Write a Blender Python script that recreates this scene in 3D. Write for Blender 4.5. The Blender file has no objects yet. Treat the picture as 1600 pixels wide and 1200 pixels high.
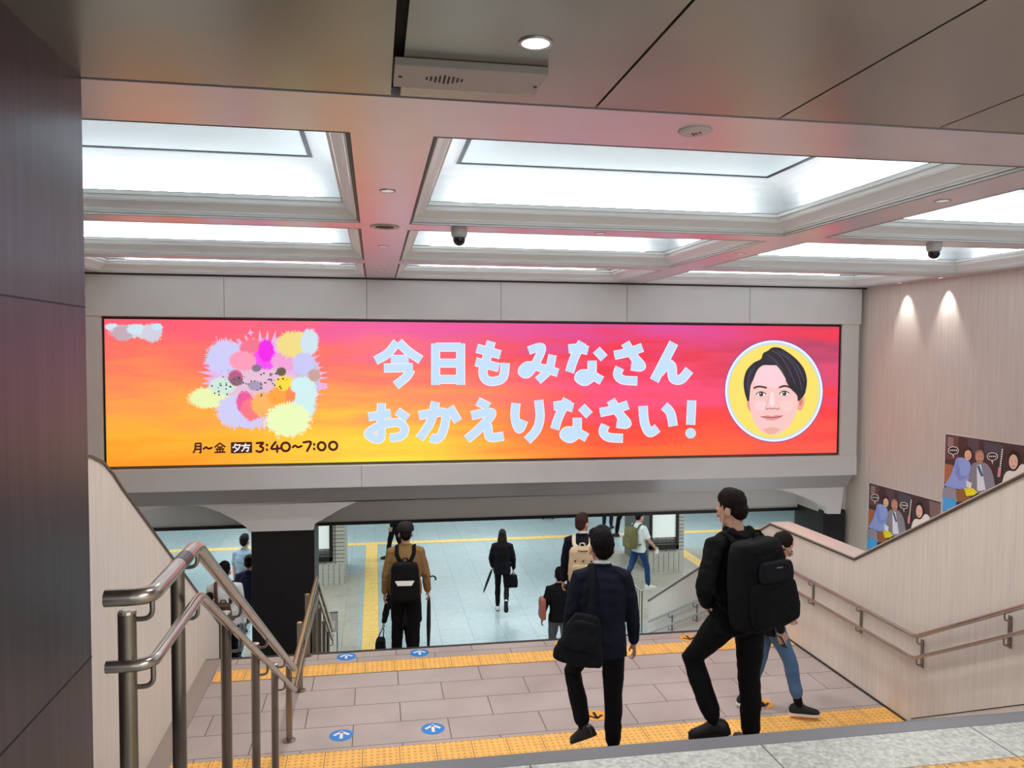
import bpy, bmesh, math, random
from mathutils import Vector, Matrix, noise

# ---------------------------------------------------------------- camera
sc = bpy.context.scene
COL = sc.collection
EYE, FPX = 3.42, 1230.0                    # eye height over the landing (landing z = 0), focal length in pixels
YAW, PITCH, ROLL = math.radians(9.9), math.radians(2.45), math.radians(0.27)
fw = Vector((math.sin(YAW)*math.cos(PITCH), math.cos(YAW)*math.cos(PITCH), -math.sin(PITCH)))
rt = Vector((math.cos(YAW), -math.sin(YAW), 0)); up = rt.cross(fw)
R_, U_ = rt*math.cos(ROLL)+up*math.sin(ROLL), up*math.cos(ROLL)-rt*math.sin(ROLL)
cam = bpy.data.objects.new('Camera', bpy.data.cameras.new('Camera')); COL.objects.link(cam)
cam.data.sensor_width = 36; cam.data.lens = 36*FPX/1600; cam.data.clip_end = 200
mw = Matrix((R_, U_, -fw)).transposed().to_4x4(); mw.translation = (0, 0, EYE); cam.matrix_world = mw
sc.camera = cam

# ---------------------------------------------------------------- world, exposure
sc.view_settings.view_transform = 'Standard'; sc.view_settings.look = 'None'
sc.view_settings.exposure = 0.0; sc.view_settings.gamma = 1; sc.view_settings.use_curve_mapping = False
w = bpy.data.worlds.new('World'); sc.world = w; w.use_nodes = True
w.node_tree.nodes['Background'].inputs[0].default_value = (0.93, 0.96, 1, 1)
w.node_tree.nodes['Background'].inputs[1].default_value = 1.1
sc.cycles.use_denoising = True; sc.cycles.max_bounces = 8; sc.cycles.diffuse_bounces = 5
sc.cycles.sample_clamp_indirect = 6; sc.cycles.caustics_reflective = False; sc.cycles.caustics_refractive = False

def area(name, loc, sx, sy, power, col=(1, 1, 1), rot=(0, 0, 0)):
    d = bpy.data.lights.new(name, 'AREA'); d.shape = 'RECTANGLE'; d.size = sx; d.size_y = sy; d.energy = power; d.color = col
    o = bpy.data.objects.new(name, d); o.location = loc; o.rotation_euler = rot; COL.objects.link(o); return o
# ceiling lighting of the concourse at the foot of the stairs (cool white) and of the upper hall behind the camera
for x in (-9, -3, 3, 9):
    for y in (15.0, 20.5, 26.5):
        area('concourse_lamp', (x, y, 1.12), 3.6, 1.6, 100, (0.88, 0.965, 1.0))
for y in (-2.4, -0.4):
    area('hall_lamp', (2.6, y, 4.44), 1.6, 0.9, 110, (1, 0.97, 0.94))

# ---------------------------------------------------------------- materials
def lin(h):
    h = h.lstrip('#'); c = [int(h[i:i+2], 16)/255 for i in (0, 2, 4)]
    return tuple(x/12.92 if x <= .04045 else ((x+.055)/1.055)**2.4 for x in c)+(1,)
MATS = {}
def mat(name, col, rough=.6, metal=0, var=0.0, vscale=8, stretch=(1, 1, 1), bump=0, bscale=60, emit=0, spec=.5, coat=0):
    if name in MATS: return MATS[name]
    m = bpy.data.materials.new(name); m.use_nodes = True; nt = m.node_tree; b = nt.nodes['Principled BSDF']
    c = lin(col) if isinstance(col, str) else tuple(col)+(1,)
    b.inputs['Base Color'].default_value = c; b.inputs['Roughness'].default_value = rough; b.inputs['Metallic'].default_value = metal
    b.inputs['Specular IOR Level'].default_value = spec; b.inputs['Coat Weight'].default_value = coat
    if emit: b.inputs['Emission Color'].default_value = c; b.inputs['Emission Strength'].default_value = emit
    if var or bump:
        tc = nt.nodes.new('ShaderNodeTexCoord'); mp = nt.nodes.new('ShaderNodeMapping'); mp.inputs['Scale'].default_value = stretch
        nt.links.new(tc.outputs['Object'], mp.inputs['Vector'])
    if var:
        n = nt.nodes.new('ShaderNodeTexNoise'); n.inputs['Scale'].default_value = vscale; n.inputs['Detail'].default_value = 5
        nt.links.new(mp.outputs[0], n.inputs['Vector'])
        mr = nt.nodes.new('ShaderNodeMapRange'); mr.inputs[1].default_value = .3; mr.inputs[2].default_value = .7
        mr.inputs[3].default_value = 1-var; mr.inputs[4].default_value = 1+var; nt.links.new(n.outputs['Fac'], mr.inputs[0])
        mx = nt.nodes.new('ShaderNodeVectorMath'); mx.operation = 'SCALE'; mx.inputs[0].default_value = c[:3]
        nt.links.new(mr.outputs[0], mx.inputs['Scale']); nt.links.new(mx.outputs[0], b.inputs['Base Color'])
    if bump:
        n2 = nt.nodes.new('ShaderNodeTexNoise'); n2.inputs['Scale'].default_value = bscale; n2.inputs['Detail'].default_value = 3
        nt.links.new(mp.outputs[0], n2.inputs['Vector'])
        bp = nt.nodes.new('ShaderNodeBump'); bp.inputs['Strength'].default_value = bump; bp.inputs['Distance'].default_value = .01
        nt.links.new(n2.outputs['Fac'], bp.inputs['Height']); nt.links.new(bp.outputs[0], b.inputs['Normal'])
    MATS[name] = m; return m

def tile_mat(name, c1, c2, joint, bw, bh, mortar=.004, rot=0, speck=.12, rough=.35, off=(0, 0, 0), sscale=120, spec=.5, vertical=False, offs=.5):
    m = bpy.data.materials.new(name); m.use_nodes = True; nt = m.node_tree; b = nt.nodes['Principled BSDF']
    tc = nt.nodes.new('ShaderNodeTexCoord'); mp = nt.nodes.new('ShaderNodeMapping')
    mp.inputs['Location'].default_value = off; mp.inputs['Rotation'].default_value = (math.pi/2 if vertical else 0, 0, rot)
    nt.links.new(tc.outputs['Object'], mp.inputs['Vector'])
    br = nt.nodes.new('ShaderNodeTexBrick'); br.inputs['Scale'].default_value = 1
    br.inputs['Brick Width'].default_value = bw; br.inputs['Row Height'].default_value = bh
    br.inputs['Mortar Size'].default_value = mortar; br.inputs['Mortar Smooth'].default_value = .1
    br.offset = offs; br.inputs['Color1'].default_value = lin(c1); br.inputs['Color2'].default_value = lin(c2); br.inputs['Mortar'].default_value = lin(joint)
    nt.links.new(mp.outputs[0], br.inputs['Vector'])
    n = nt.nodes.new('ShaderNodeTexNoise'); n.inputs['Scale'].default_value = sscale; n.inputs['Detail'].default_value = 4
    n3 = nt.nodes.new('ShaderNodeTexNoise'); n3.inputs['Scale'].default_value = 1.7; n3.inputs['Detail'].default_value = 6
    nt.links.new(tc.outputs['Object'], n.inputs['Vector']); nt.links.new(tc.outputs['Object'], n3.inputs['Vector'])
    ad = nt.nodes.new('ShaderNodeMath'); ad.operation = 'MULTIPLY_ADD'; ad.inputs[1].default_value = .45
    nt.links.new(n3.outputs['Fac'], ad.inputs[0]); nt.links.new(n.outputs['Fac'], ad.inputs[2])
    mr = nt.nodes.new('ShaderNodeMapRange'); mr.inputs[1].default_value = .5; mr.inputs[2].default_value = .95
    mr.inputs[3].default_value = 1-speck; mr.inputs[4].default_value = 1+speck; nt.links.new(ad.outputs[0], mr.inputs[0])
    mx = nt.nodes.new('ShaderNodeVectorMath'); mx.operation = 'SCALE'
    nt.links.new(br.outputs['Color'], mx.inputs[0]); nt.links.new(mr.outputs[0], mx.inputs['Scale']); nt.links.new(mx.outputs[0], b.inputs['Base Color'])
    b.inputs['Roughness'].default_value = rough; b.inputs['Specular IOR Level'].default_value = spec
    MATS[name] = m; return m

def attr_mat(name, emit):
    m = bpy.data.materials.new(name); m.use_nodes = True; nt = m.node_tree; b = nt.nodes['Principled BSDF']
    a = nt.nodes.new('ShaderNodeAttribute'); a.attribute_name = 'Col'
    if emit:
        nt.links.new(a.outputs['Color'], b.inputs['Emission Color']); b.inputs['Emission Strength'].default_value = emit
        b.inputs['Base Color'].default_value = (.02, .02, .02, 1)
    else:
        v = nt.nodes.new('ShaderNodeVectorMath'); v.operation = 'SCALE'; v.inputs['Scale'].default_value = 1.45
        nt.links.new(a.outputs['Color'], v.inputs[0]); nt.links.new(v.outputs[0], b.inputs['Base Color'])
    b.inputs['Roughness'].default_value = .45
    MATS[name] = m; return m

SCREEN_GAIN = 1.0
def screen_mat():
    m = bpy.data.materials.new('sunset_display'); m.use_nodes = True; nt = m.node_tree; b = nt.nodes['Principled BSDF']
    N = nt.nodes.new; L = nt.links.new
    tc = N('ShaderNodeTexCoord'); sp = N('ShaderNodeSeparateXYZ'); L(tc.outputs['Generated'], sp.inputs[0])
    mp = N('ShaderNodeMapping'); mp.inputs['Scale'].default_value = (5, 1, 7); L(tc.outputs['Generated'], mp.inputs[0])
    n = N('ShaderNodeTexNoise'); n.inputs['Scale'].default_value = 1.3; n.inputs['Detail'].default_value = 6; n.inputs['Roughness'].default_value = .55; L(mp.outputs[0], n.inputs[0])
    ma = N('ShaderNodeMath'); ma.operation = 'SUBTRACT'; L(n.outputs['Fac'], ma.inputs[0]); ma.inputs[1].default_value = .5
    mm = N('ShaderNodeMath'); mm.operation = 'MULTIPLY_ADD'; mm.inputs[1].default_value = .8; L(ma.outputs[0], mm.inputs[0]); L(sp.outputs['Z'], mm.inputs[2])
    def ramp(stops):
        r = N('ShaderNodeValToRGB'); e = r.color_ramp.elements
        while len(e) < len(stops): e.new(.5)
        for i, (p, c) in enumerate(stops): e[i].position = p; e[i].color = lin(c)
        L(mm.outputs[0], r.inputs[0]); return r
    A = ramp([(0, '#ff9a1e'), (.22, '#ffb52f'), (.45, '#ff9c4d'), (.7, '#ff7560'), (1, '#ff5c72')])
    B = ramp([(0, '#ffe23c'), (.22, '#ffc63a'), (.45, '#ff9a52'), (.7, '#ff6d62'), (1, '#f25a9c')])
    D = ramp([(0, '#ff6a2e'), (.25, '#ff3f3a'), (.5, '#ff5080'), (.75, '#f23348'), (1, '#e0489c')])
    E_ = ramp([(0, '#ff5a48'), (.35, '#ff3c44'), (.6, '#e04a76'), (.8, '#b83f66'), (1, '#f03450')])
    def mix(fa, a, bb):
        x = N('ShaderNodeMix'); x.data_type = 'RGBA'; L(fa, x.inputs[0]); L(a, x.inputs[6]); L(bb, x.inputs[7]); return x.outputs[2]
    def rng(lo, hi):
        r = N('ShaderNodeMapRange'); r.inputs[1].default_value = lo; r.inputs[2].default_value = hi; r.interpolation_type = 'SMOOTHSTEP'; L(sp.outputs['X'], r.inputs[0]); return r.outputs[0]
    o = mix(rng(.08, .33), A.outputs[0], B.outputs[0]); o = mix(rng(.33, .66), o, D.outputs[0]); o = mix(rng(.72, .97), o, E_.outputs[0])
    L(o, b.inputs['Emission Color']); b.inputs['Emission Strength'].default_value = SCREEN_GAIN
    b.inputs['Base Color'].default_value = (.02, .02, .02, 1); b.inputs['Roughness'].default_value = .5
    return m

cream = mat('cream_grain_panel', '#e3d7cb', .42, 0, .07, 3, (14, 14, .5))
cream_cap = mat('cream_cap', '#d0bcb2', .3)
greywall = mat('pale_grey_panel', '#dddcd9', .45, 0, .03, 2)
fascia_m = mat('grey_fascia_metal', '#a9a9ab', .3, .4)
vault_m = mat('dark_grey_soffit', '#d2d3cf', .5)
black_m = mat('black_edge', '#0b0b0d', .4)
blackstone = mat('black_stone_cladding', '#0a0a0d', .5, 0, .3, 5)
joint_m = mat('dark_joint', '#3a3632', .7)
pier_m = mat('dark_brushed_metal', '#59555b', .33, .75, .16, 3, (10, 10, .6))
ceil_m = mat('satin_ceiling_metal', '#a29c92', .25, .7, .05, 2)
beam_m = mat('ceiling_beam_metal', '#ddd4dc', .28, .55, .03, 3)
cornice_m = mat('cornice_paint', '#e4e6e4', .4)
cove_m = mat('white_cove', '#f1f4f4', .6)
steel = mat('stainless_steel', '#b9b0a8', .24, 1, .1, 6)
steel_d = mat('post_steel', '#948b80', .32, 1, .1, 6)
gold_tile = mat('yellow_tactile', '#f2b65a', .5, 0, .07, 30)
gold_tile2 = mat('yellow_tactile_lower', '#e8c878', .5, 0, .05, 8)
white_p = mat('white_plastic', '#e9e9e6', .35)
black_p = mat('black_plastic', '#0d0d0f', .3)
granite = tile_mat('pink_granite_tiles', '#b3a6a0', '#ab9d96', '#5d524c', .86, .4, .005, 0, .30, .38, (0.2, .02, 0), 150)
terrazzo = tile_mat('terrazzo_tiles', '#c9cac2', '#c3c4bb', '#66675f', .9, .9, .004, 0, .36, .42, (0.35, .4, 0), 55)
conc_m = tile_mat('blue_grey_tiles', '#a9b7b8', '#9fb0b3', '#7f8d90', 1.15, .58, .005, math.pi/2, .10, .3, (0, 0, 0), 14)
conc_b = tile_mat('beige_grey_tiles', '#b5ada0', '#ada596', '#8d867b', 1.15, .58, .005, math.pi/2, .12, .3, (0, 0, 0), 10)
pillar_tile = tile_mat('stacked_grey_tiles', '#b9b8ae', '#adada3', '#4a4a44', .22, .085, .008, 0, .1, .4, (0, 0, 0), 20, .5, True, 0)
art_e = attr_mat('display_graphics', SCREEN_GAIN)
art_d = attr_mat('printed_poster', 0)

# ---------------------------------------------------------------- mesh building
WORLD = {}
class MB:
    def __init__(s): s.v = []; s.f = []; s.c = []; s.col = None
    def add(s, vs, fs):
        n = len(s.v); s.v += [Vector(p) for p in vs]; s.f += [[i+n for i in f] for f in fs]; s.c += [s.col]*len(fs); return s
    def box(s, a, b):
        (x0, y0, z0), (x1, y1, z1) = a, b
        return s.add([(x0,y0,z0),(x1,y0,z0),(x1,y1,z0),(x0,y1,z0),(x0,y0,z1),(x1,y0,z1),(x1,y1,z1),(x0,y1,z1)],
                     [(3,2,1,0),(4,5,6,7),(0,1,5,4),(1,2,6,5),(2,3,7,6),(3,0,4,7)])
    def prism(s, poly, ax, lo, hi):       # polygon in the two other axes, swept along axis ax
        def p3(p, t): q = list(p); q.insert(ax, t); return tuple(q)
        n = len(poly); vs = [p3(p, lo) for p in poly]+[p3(p, hi) for p in poly]
        return s.add(vs, [list(range(n))[::-1], list(range(n, 2*n))]+[(i, (i+1) % n, n+(i+1) % n, n+i) for i in range(n)])
    def tube(s, pts, rad, n=12, side=None, cap=True):   # rad: number, or per-point number / (rx, ry)
        pts = [Vector(p) for p in pts]; N = len(pts)
        rs = rad if isinstance(rad, list) else [rad]*N
        rings = []; u = None
        for i, p in enumerate(pts):
            a, b_ = pts[max(i-1, 0)], pts[min(i+1, N-1)]
            t1 = (p-a).normalized() if i else (b_-p).normalized(); t2 = (b_-p).normalized() if i < N-1 else t1
            t = (t1+t2); t = t.normalized() if t.length > 1e-5 else t2
            if u is None:
                u = Vector(side) if side is not None else (Vector((0, 0, 1)) if abs(t.z) < .9 else Vector((1, 0, 0)))
            if side is not None: u = Vector(side)
            u = (u-t*u.dot(t)).normalized(); w_ = t.cross(u)
            rx, ry = rs[i] if isinstance(rs[i], (tuple, list)) else (rs[i], rs[i])
            k = 1/max(.6, t.dot(t2)) if side is None and N > 2 and 0 < i < N-1 else 1
            rings.append([p+u*(rx*math.cos(2*math.pi*j/n))+w_*(ry*math.sin(2*math.pi*j/n)) for j in range(n)])
        vs = [q for r in rings for q in r]
        fs = [(i*n+j, i*n+(j+1) % n, (i+1)*n+(j+1) % n, (i+1)*n+j) for i in range(N-1) for j in range(n)]
        if cap: fs += [list(range(n))[::-1], list(range((N-1)*n, N*n))]
        return s.add(vs, fs)
    def limb(s, pts, rad, n=14, side=(1, 0, 0)):        # tube with rounded ends
        pts = [Vector(p) for p in pts]; rs = [r if isinstance(r, (tuple, list)) else (r, r) for r in rad]
        def ends(p, q, r):
            d = (p-q).normalized(); m = min(r)
            return [(p+d*m*.92, (r[0]*.38, r[1]*.38)), (p+d*m*.6, (r[0]*.8, r[1]*.8))]
        a = ends(pts[0], pts[1], rs[0]); b_ = ends(pts[-1], pts[-2], rs[-1])[::-1]
        P_ = [x[0] for x in a]+pts+[x[0] for x in b_]; Rr = [x[1] for x in a]+rs+[x[1] for x in b_]
        return s.tube(P_, Rr, n, side)
    def ball(s, c, r, n=16, m=10, M=None):
        c = Vector(c); r = (r, r, r) if isinstance(r, (int, float)) else r
        vs = []
        for i in range(1, m):
            a = math.pi*i/m
            for j in range(n):
                b_ = 2*math.pi*j/n; vs.append(Vector((r[0]*math.sin(a)*math.cos(b_), r[1]*math.sin(a)*math.sin(b_), r[2]*math.cos(a))))
        vs += [Vector((0, 0, r[2])), Vector((0, 0, -r[2]))]
        fs = [(i*n+j, (i+1)*n+j, (i+1)*n+(j+1) % n, i*n+(j+1) % n) for i in range(m-2) for j in range(n)]
        T, B = (m-1)*n, (m-1)*n+1
        fs += [(T, j, (j+1) % n) for j in range(n)]+[(B, (m-2)*n+(j+1) % n, (m-2)*n+j) for j in range(n)]
        return s.add([c+(M @ v if M else v) for v in vs], fs)
    def lathe(s, c, prof, n=28, ax=2):    # prof: (radius, height) along +z
        c = Vector(c); N = len(prof)
        vs = [c+Vector((r*math.cos(2*math.pi*j/n), r*math.sin(2*math.pi*j/n), h)) for r, h in prof for j in range(n)]
        fs = [(i*n+j, i*n+(j+1) % n, (i+1)*n+(j+1) % n, (i+1)*n+j) for i in range(N-1) for j in range(n)]
        fs += [list(range(n))[::-1], list(range((N-1)*n, N*n))]
        return s.add(vs, fs)
    def poly(s, pts): return s.add(pts, [list(range(len(pts)))])
    def build(s, name, m, parent=None, smooth=False, bevel=0, local=False):
        me = bpy.data.meshes.new(name); vs = s.v
        if parent is not None and not local:
            inv = WORLD[parent.name].inverted(); vs = [inv @ v for v in vs]
        me.from_pydata([tuple(v) for v in vs], [], s.f)
        if any(c is not None for c in s.c):
            at = me.color_attributes.new('Col', 'FLOAT_COLOR', 'CORNER'); k = 0
            for p, c in zip(me.polygons, s.c):
                for li in p.loop_indices: at.data[li].color = c if c else (1, 1, 1, 1)
        bm = bmesh.new(); bm.from_mesh(me)
        if not s.col: bmesh.ops.recalc_face_normals(bm, faces=bm.faces)
        if smooth:
            for f in bm.faces: f.smooth = True
        bm.to_mesh(me); bm.free()
        me.materials.append(m); o = bpy.data.objects.new(name, me); COL.objects.link(o)
        if smooth and smooth != 'all': me.set_sharp_from_angle(angle=math.radians(42))
        if bevel:
            b = o.modifiers.new('b', 'BEVEL'); b.width = bevel; b.segments = 2; b.limit_method = 'ANGLE'
        if parent is not None: o.parent = parent
        WORLD[o.name] = WORLD[parent.name] if parent is not None else Matrix()
        return o

def tag(o, label, cat, group=None):
    o['label'] = label; o['category'] = cat
    if group: o['group'] = group
    return o
def thing(name, label, cat, loc=(0, 0, 0), rz=0, group=None):
    o = bpy.data.objects.new(name, None); o.empty_display_size = .1; COL.objects.link(o)
    o.location = loc; o.rotation_euler = (0, 0, rz)
    WORLD[o.name] = Matrix.Translation(Vector(loc)) @ Matrix.Rotation(rz, 4, 'Z')
    return tag(o, label, cat, group)
def struct(name, mb, m, smooth=False, bevel=0, parent=None):
    o = mb.build(name, m, parent, smooth, bevel)
    if parent is None: o['kind'] = 'structure'
    return o
def on_wall(px, py, X=None, Y=None):       # a point of a drawing, traced on its own wall plane
    d = fw+R_*((px-800)/FPX)-U_*((py-600)/FPX)
    t = X/d.x if X is not None else Y/d.y
    return Vector((0, 0, EYE))+d*t

# ---------------------------------------------------------------- setting: floors and stairs
XL, XR = -1.84, 4.84                        # side walls of the stairs
CZ = 4.5                                    # ceiling
m = MB(); prof = [(2.8, 1.70), (2.8, 1.92)]
prof = []
for k in range(12):
    y = 2.86+.302*k if k else 2.8; z = 1.92-.16*k
    prof += [(2.8+.302*k, z), (2.8+.302*k, z-.16)]
prof += [(2.8+.302*11, -.25), (2.8, -.25)]
prof[0] = (2.8, 1.92)
struct('staircase_upper', m.prism([(y, z) for y, z in prof], 0, XL, XR), granite)
struct('floor', MB().box((-4.2, -4, 1.70), (8.2, 2.735, 1.92)), terrazzo)
struct('trim_stair_nosing', MB().box((XL, 2.736, 1.72), (XR, 2.803, 1.921)), mat('grey_nosing', '#77757a', .45))
m = MB()
for k in range(1, 12): m.box((XL, 2.8+.302*k-.05, 1.92-.16*k-.004), (XR, 2.8+.302*k+.003, 1.92-.16*k+.003))
struct('trim_step_nosings', m, mat('grey_nosing', '#77757a', .45))
struct('floor_landing', MB().box((XL, 6.12, -.25), (XR, 8.94, 0)), granite)
struct('baseboard_left', MB().box((XL, 6.12, 0), (XL+.17, 8.94, .012)), mat('border_granite', '#96887f', .4, 0, .12, 80))
struct('trim_landing_nosing', MB().box((XL, 8.935, -.10), (XR, 8.985, .003)), mat('dark_nosing', '#2a2a2c', .45))
prof = []
for k in range(11):
    y = 8.985+.302*k; prof += [(y, -.16*k), (y, -.16*(k+1))]
prof += [(8.985+.302*10, -2.1), (8.985, -2.1)]
struct('staircase_lower', MB().prism(prof[1:-2]+[(8.985+3.02, -2.1), (8.985, -2.1)], 0, -4.2, XR), granite)
struct('floor_concourse', MB().box((-18, 12.0, -2.0), (22, 34, -1.76)), conc_m)
struct('floor_concourse_pillar_zone', MB().box((-2.2, 12.02, -1.80), (-.32, 18.4, -1.757)), conc_b)
struct('floor_concourse_stair_zone', MB().box((5.0, 12.02, -1.80), (9.6, 19.4, -1.757)), conc_b)

# tactile paving
def tactile_mat(name, col, joint, dotcol, tw, dots):
    m = bpy.data.materials.new(name); m.use_nodes = True; nt = m.node_tree; b = nt.nodes['Principled BSDF']; N = nt.nodes.new; L = nt.links.new
    tc = N('ShaderNodeTexCoord')
    br = N('ShaderNodeTexBrick'); br.offset = 0; br.inputs['Scale'].default_value = 1; br.inputs['Brick Width'].default_value = tw; br.inputs['Row Height'].default_value = .30
    br.inputs['Mortar Size'].default_value = .0035; br.inputs['Mortar Smooth'].default_value = 0
    br.inputs['Color1'].default_value = lin(col); br.inputs['Color2'].default_value = lin(col); br.inputs['Mortar'].default_value = lin(joint)
    L(tc.outputs['Object'], br.inputs['Vector'])
    n = N('ShaderNodeTexNoise'); n.inputs['Scale'].default_value = 9; n.inputs['Detail'].default_value = 5; L(tc.outputs['Object'], n.inputs['Vector'])
    mr = N('ShaderNodeMapRange'); mr.inputs[1].default_value = .3; mr.inputs[2].default_value = .7; mr.inputs[3].default_value = .9; mr.inputs[4].default_value = 1.08; L(n.outputs['Fac'], mr.inputs[0])
    c = br.outputs['Color']
    if dots:
        sc_ = N('ShaderNodeVectorMath'); sc_.operation = 'SCALE'; sc_.inputs['Scale'].default_value = 6/tw; L(tc.outputs['Object'], sc_.inputs[0])
        fr = N('ShaderNodeVectorMath'); fr.operation = 'FRACTION'; L(sc_.outputs[0], fr.inputs[0])
        ds = N('ShaderNodeVectorMath'); ds.operation = 'DISTANCE'; ds.inputs[1].default_value = (.5, .5, 0)
        mu = N('ShaderNodeVectorMath'); mu.operation = 'MULTIPLY'; mu.inputs[1].default_value = (1, 1, 0); L(fr.outputs[0], mu.inputs[0]); L(mu.outputs[0], ds.inputs[0])
        r = N('ShaderNodeMapRange'); r.inputs[1].default_value = .27; r.inputs[2].default_value = .17; r.inputs[3].default_value = 0; r.inputs[4].default_value = 1; L(ds.outputs['Value'], r.inputs[0])
        mx = N('ShaderNodeMix'); mx.data_type = 'RGBA'; L(r.outputs[0], mx.inputs[0]); L(c, mx.inputs[6]); mx.inputs[7].default_value = lin(dotcol); c = mx.outputs[2]
        bp = N('ShaderNodeBump'); bp.inputs['Strength'].default_value = .8; bp.inputs['Distance'].default_value = .006; L(r.outputs[0], bp.inputs['Height']); L(bp.outputs[0], b.inputs['Normal'])
    sv = N('ShaderNodeVectorMath'); sv.operation = 'SCALE'; L(c, sv.inputs[0]); L(mr.outputs[0], sv.inputs['Scale']); L(sv.outputs[0], b.inputs['Base Color'])
    b.inputs['Roughness'].default_value = .5
    return m
tac_u = tactile_mat('yellow_dotted_tactile', '#f6bb62', '#8a6a44', '#dc9c46', .31, True)
tac_l = tactile_mat('yellow_guide_tactile', '#efc56c', '#b89650', '#d8b864', .30, False)
def tactile(name, label, x0, x1, y0, y1, z, n, dots, mt):
    o = MB().box((0, 0, -.01), (x1-x0, y1-y0, .005)).build(name, tac_u if dots else tac_l); o.location = (x0, y0, z)
    return tag(o, label, 'tactile paving')
tactile('tactile_strip', 'yellow dotted warning strip at the foot of the upper stairs', -1.66, 4.83, 6.42, 6.72, 0, 21, True, gold_tile)
tactile('tactile_strip', 'yellow dotted warning strip along the far edge of the landing', -1.66, 4.83, 8.33, 8.63, 0, 21, True, gold_tile)
tactile('tactile_strip', 'yellow dotted warning strip on terrazzo at the top of the stairs', -.45, 6.4, 2.19, 2.49, 1.92, 24, True, gold_tile)
tactile('tactile_strip', 'long yellow guide strip running away across the concourse floor', -.24, .06, 12.4, 21.0, -1.76, 1, False, gold_tile2)
tactile('tactile_strip', 'yellow guide strip crossing the far concourse from side to side', -14, 16, 21.0, 21.3, -1.76, 100, False, gold_tile2)
tactile('tactile_strip', 'short yellow guide strip beside the right tiled pillar', 7.65, 7.95, 16.6, 21.0, -1.76, 1, False, gold_tile2)

# side walls of the stairs (parapets)
def parapet(name, prof, x0, x1, capw, m_=cream):
    o = struct(name, MB().prism(prof, 0, x0, x1), m_); return o
lp = [(3.42, 2.70), (5.35, 2.735), (5.55, 2.70), (5.77, 2.63), (5.97, 2.52), (6.18, 2.375), (8.59, .865), (9.73, .136), (9.73, -2.0), (3.42, -2.0)]
struct('wall_left_parapet', MB().prism(lp, 0, XL-.2, XL), cream)
def strip(name, line, x0, x1, t, m_):
    m = MB()
    for (a, b) in zip(line, line[1:]):
        m.prism([(a[0], a[1]), (b[0], b[1]), (b[0], b[1]+t), (a[0], a[1]+t)], 0, x0, x1)
    return struct(name, m, m_)
strip('trim_left_parapet_edge', lp[:8], XL-.21, XL+.012, .018, mat('dark_cap_edge', '#54483f', .4))
rp = [(2.6, 3.94), (5.128, 2.513), (7.257, 1.29), (9.0, 1.27), (10.48, .485), (13.36, -1.083), (13.36, -2.0), (2.6, -2.0)]
struct('wall_right_parapet', MB().prism(rp, 0, XR, XR+.25), cream)
strip('trim_right_parapet_edge', [(y, z-.004) for y, z in rp[:6]], XR-.012, XR+.262, .022, mat('dark_cap_edge', '#54483f', .4))
strip('trim_right_parapet_cap', [(y, z+.018) for y, z in rp[:6]], XR-.008, XR+.258, .014, cream_cap)
m = MB(); m.prism([(2.8, 2.04), (6.35, .055), (6.35, .063), (2.8, 2.048)], 0, XR-.003, XR+.001); struct('trim_right_parapet_joint', m, joint_m)
struct('baseboard_right', MB().box((XR-.012, 6.12, 0), (XR, 8.94, .02)), joint_m)

struct('floor_side_left', MB().box((-4.2, 3.42, -.25), (XL-.2, 8.94, 0)), granite)
struct('floor_side_right', MB().box((XR+.25, 2.8, -.25), (8.2, 8.94, 0)), granite)

# dark pier on the left
struct('wall_left_pier', MB().box((-4.2, -4, -.2), (-1.145, 3.42, CZ+.3)), pier_m)
m = MB()
for z in (3.585, 2.16): m.box((-1.15, -4, z-.003), (-1.1435, 3.42, z+.003))
struct('trim_pier_joints', m, mat('pier_joint', '#1c1a1d', .6))
# outer walls of the hall
struct('wall_left', MB().box((-4.4, 3.42, -2), (-4.2, 12.6, CZ+.6)), cream)
struct('wall_right', MB().box((8.2, -4, -2), (8.4, 13.4, CZ+.6)), cream)

# wall with the display
WY = 12.2
struct('wall_back', MB().box((-4.2, WY+.12, 1.32), (8.2, WY+.5, CZ+.6)), greywall)
m = MB(); m.box((-4.2, WY-.06, 3.885), (8.12, WY+.13, CZ-.02)); struct('wall_back_upper_band', m, greywall, bevel=.008)
m = MB(); m.box((-4.2, WY-.05, 1.32), (8.1, WY+.13, 1.66)); struct('wall_back_lower_band', m, greywall, bevel=.01)
m = MB(); m.box((-4.2, WY-.03, 1.66), (-3.87, WY+.13, 3.885)); struct('wall_back_left_jamb', m, greywall); m = MB(); m.box((7.79, WY-.03, 1.66), (8.1, WY+.13, 3.885)); struct('wall_back_right_jamb', m, greywall)
m = MB()
for px in (350, 573, 783, 980, 1172):
    x = on_wall(px, 465, Y=WY-.062).x; m.box((x-.004, WY-.0622, 3.89), (x+.004, WY-.058, CZ-.03))
for px, py in ((565, 740),): x = on_wall(px, py, Y=WY-.052).x; m.box((x-.004, WY-.0522, 1.33), (x+.004, WY-.048, 1.65))
struct('trim_back_wall_joints', m, mat('grey_joint', '#84827f', .7))
struct('trim_back_wall_top', MB().box((-4.2, WY-.075, CZ-.02), (8.2, WY+.02, CZ+.01)), joint_m)
# fascia below the lower band
struct('trim_fascia', MB().prism([(WY-.02, 1.32), (WY+.3, 1.32), (WY+.3, 1.08), (WY+.15, 1.08)], 0, -4.2, 8.05), fascia_m)
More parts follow.
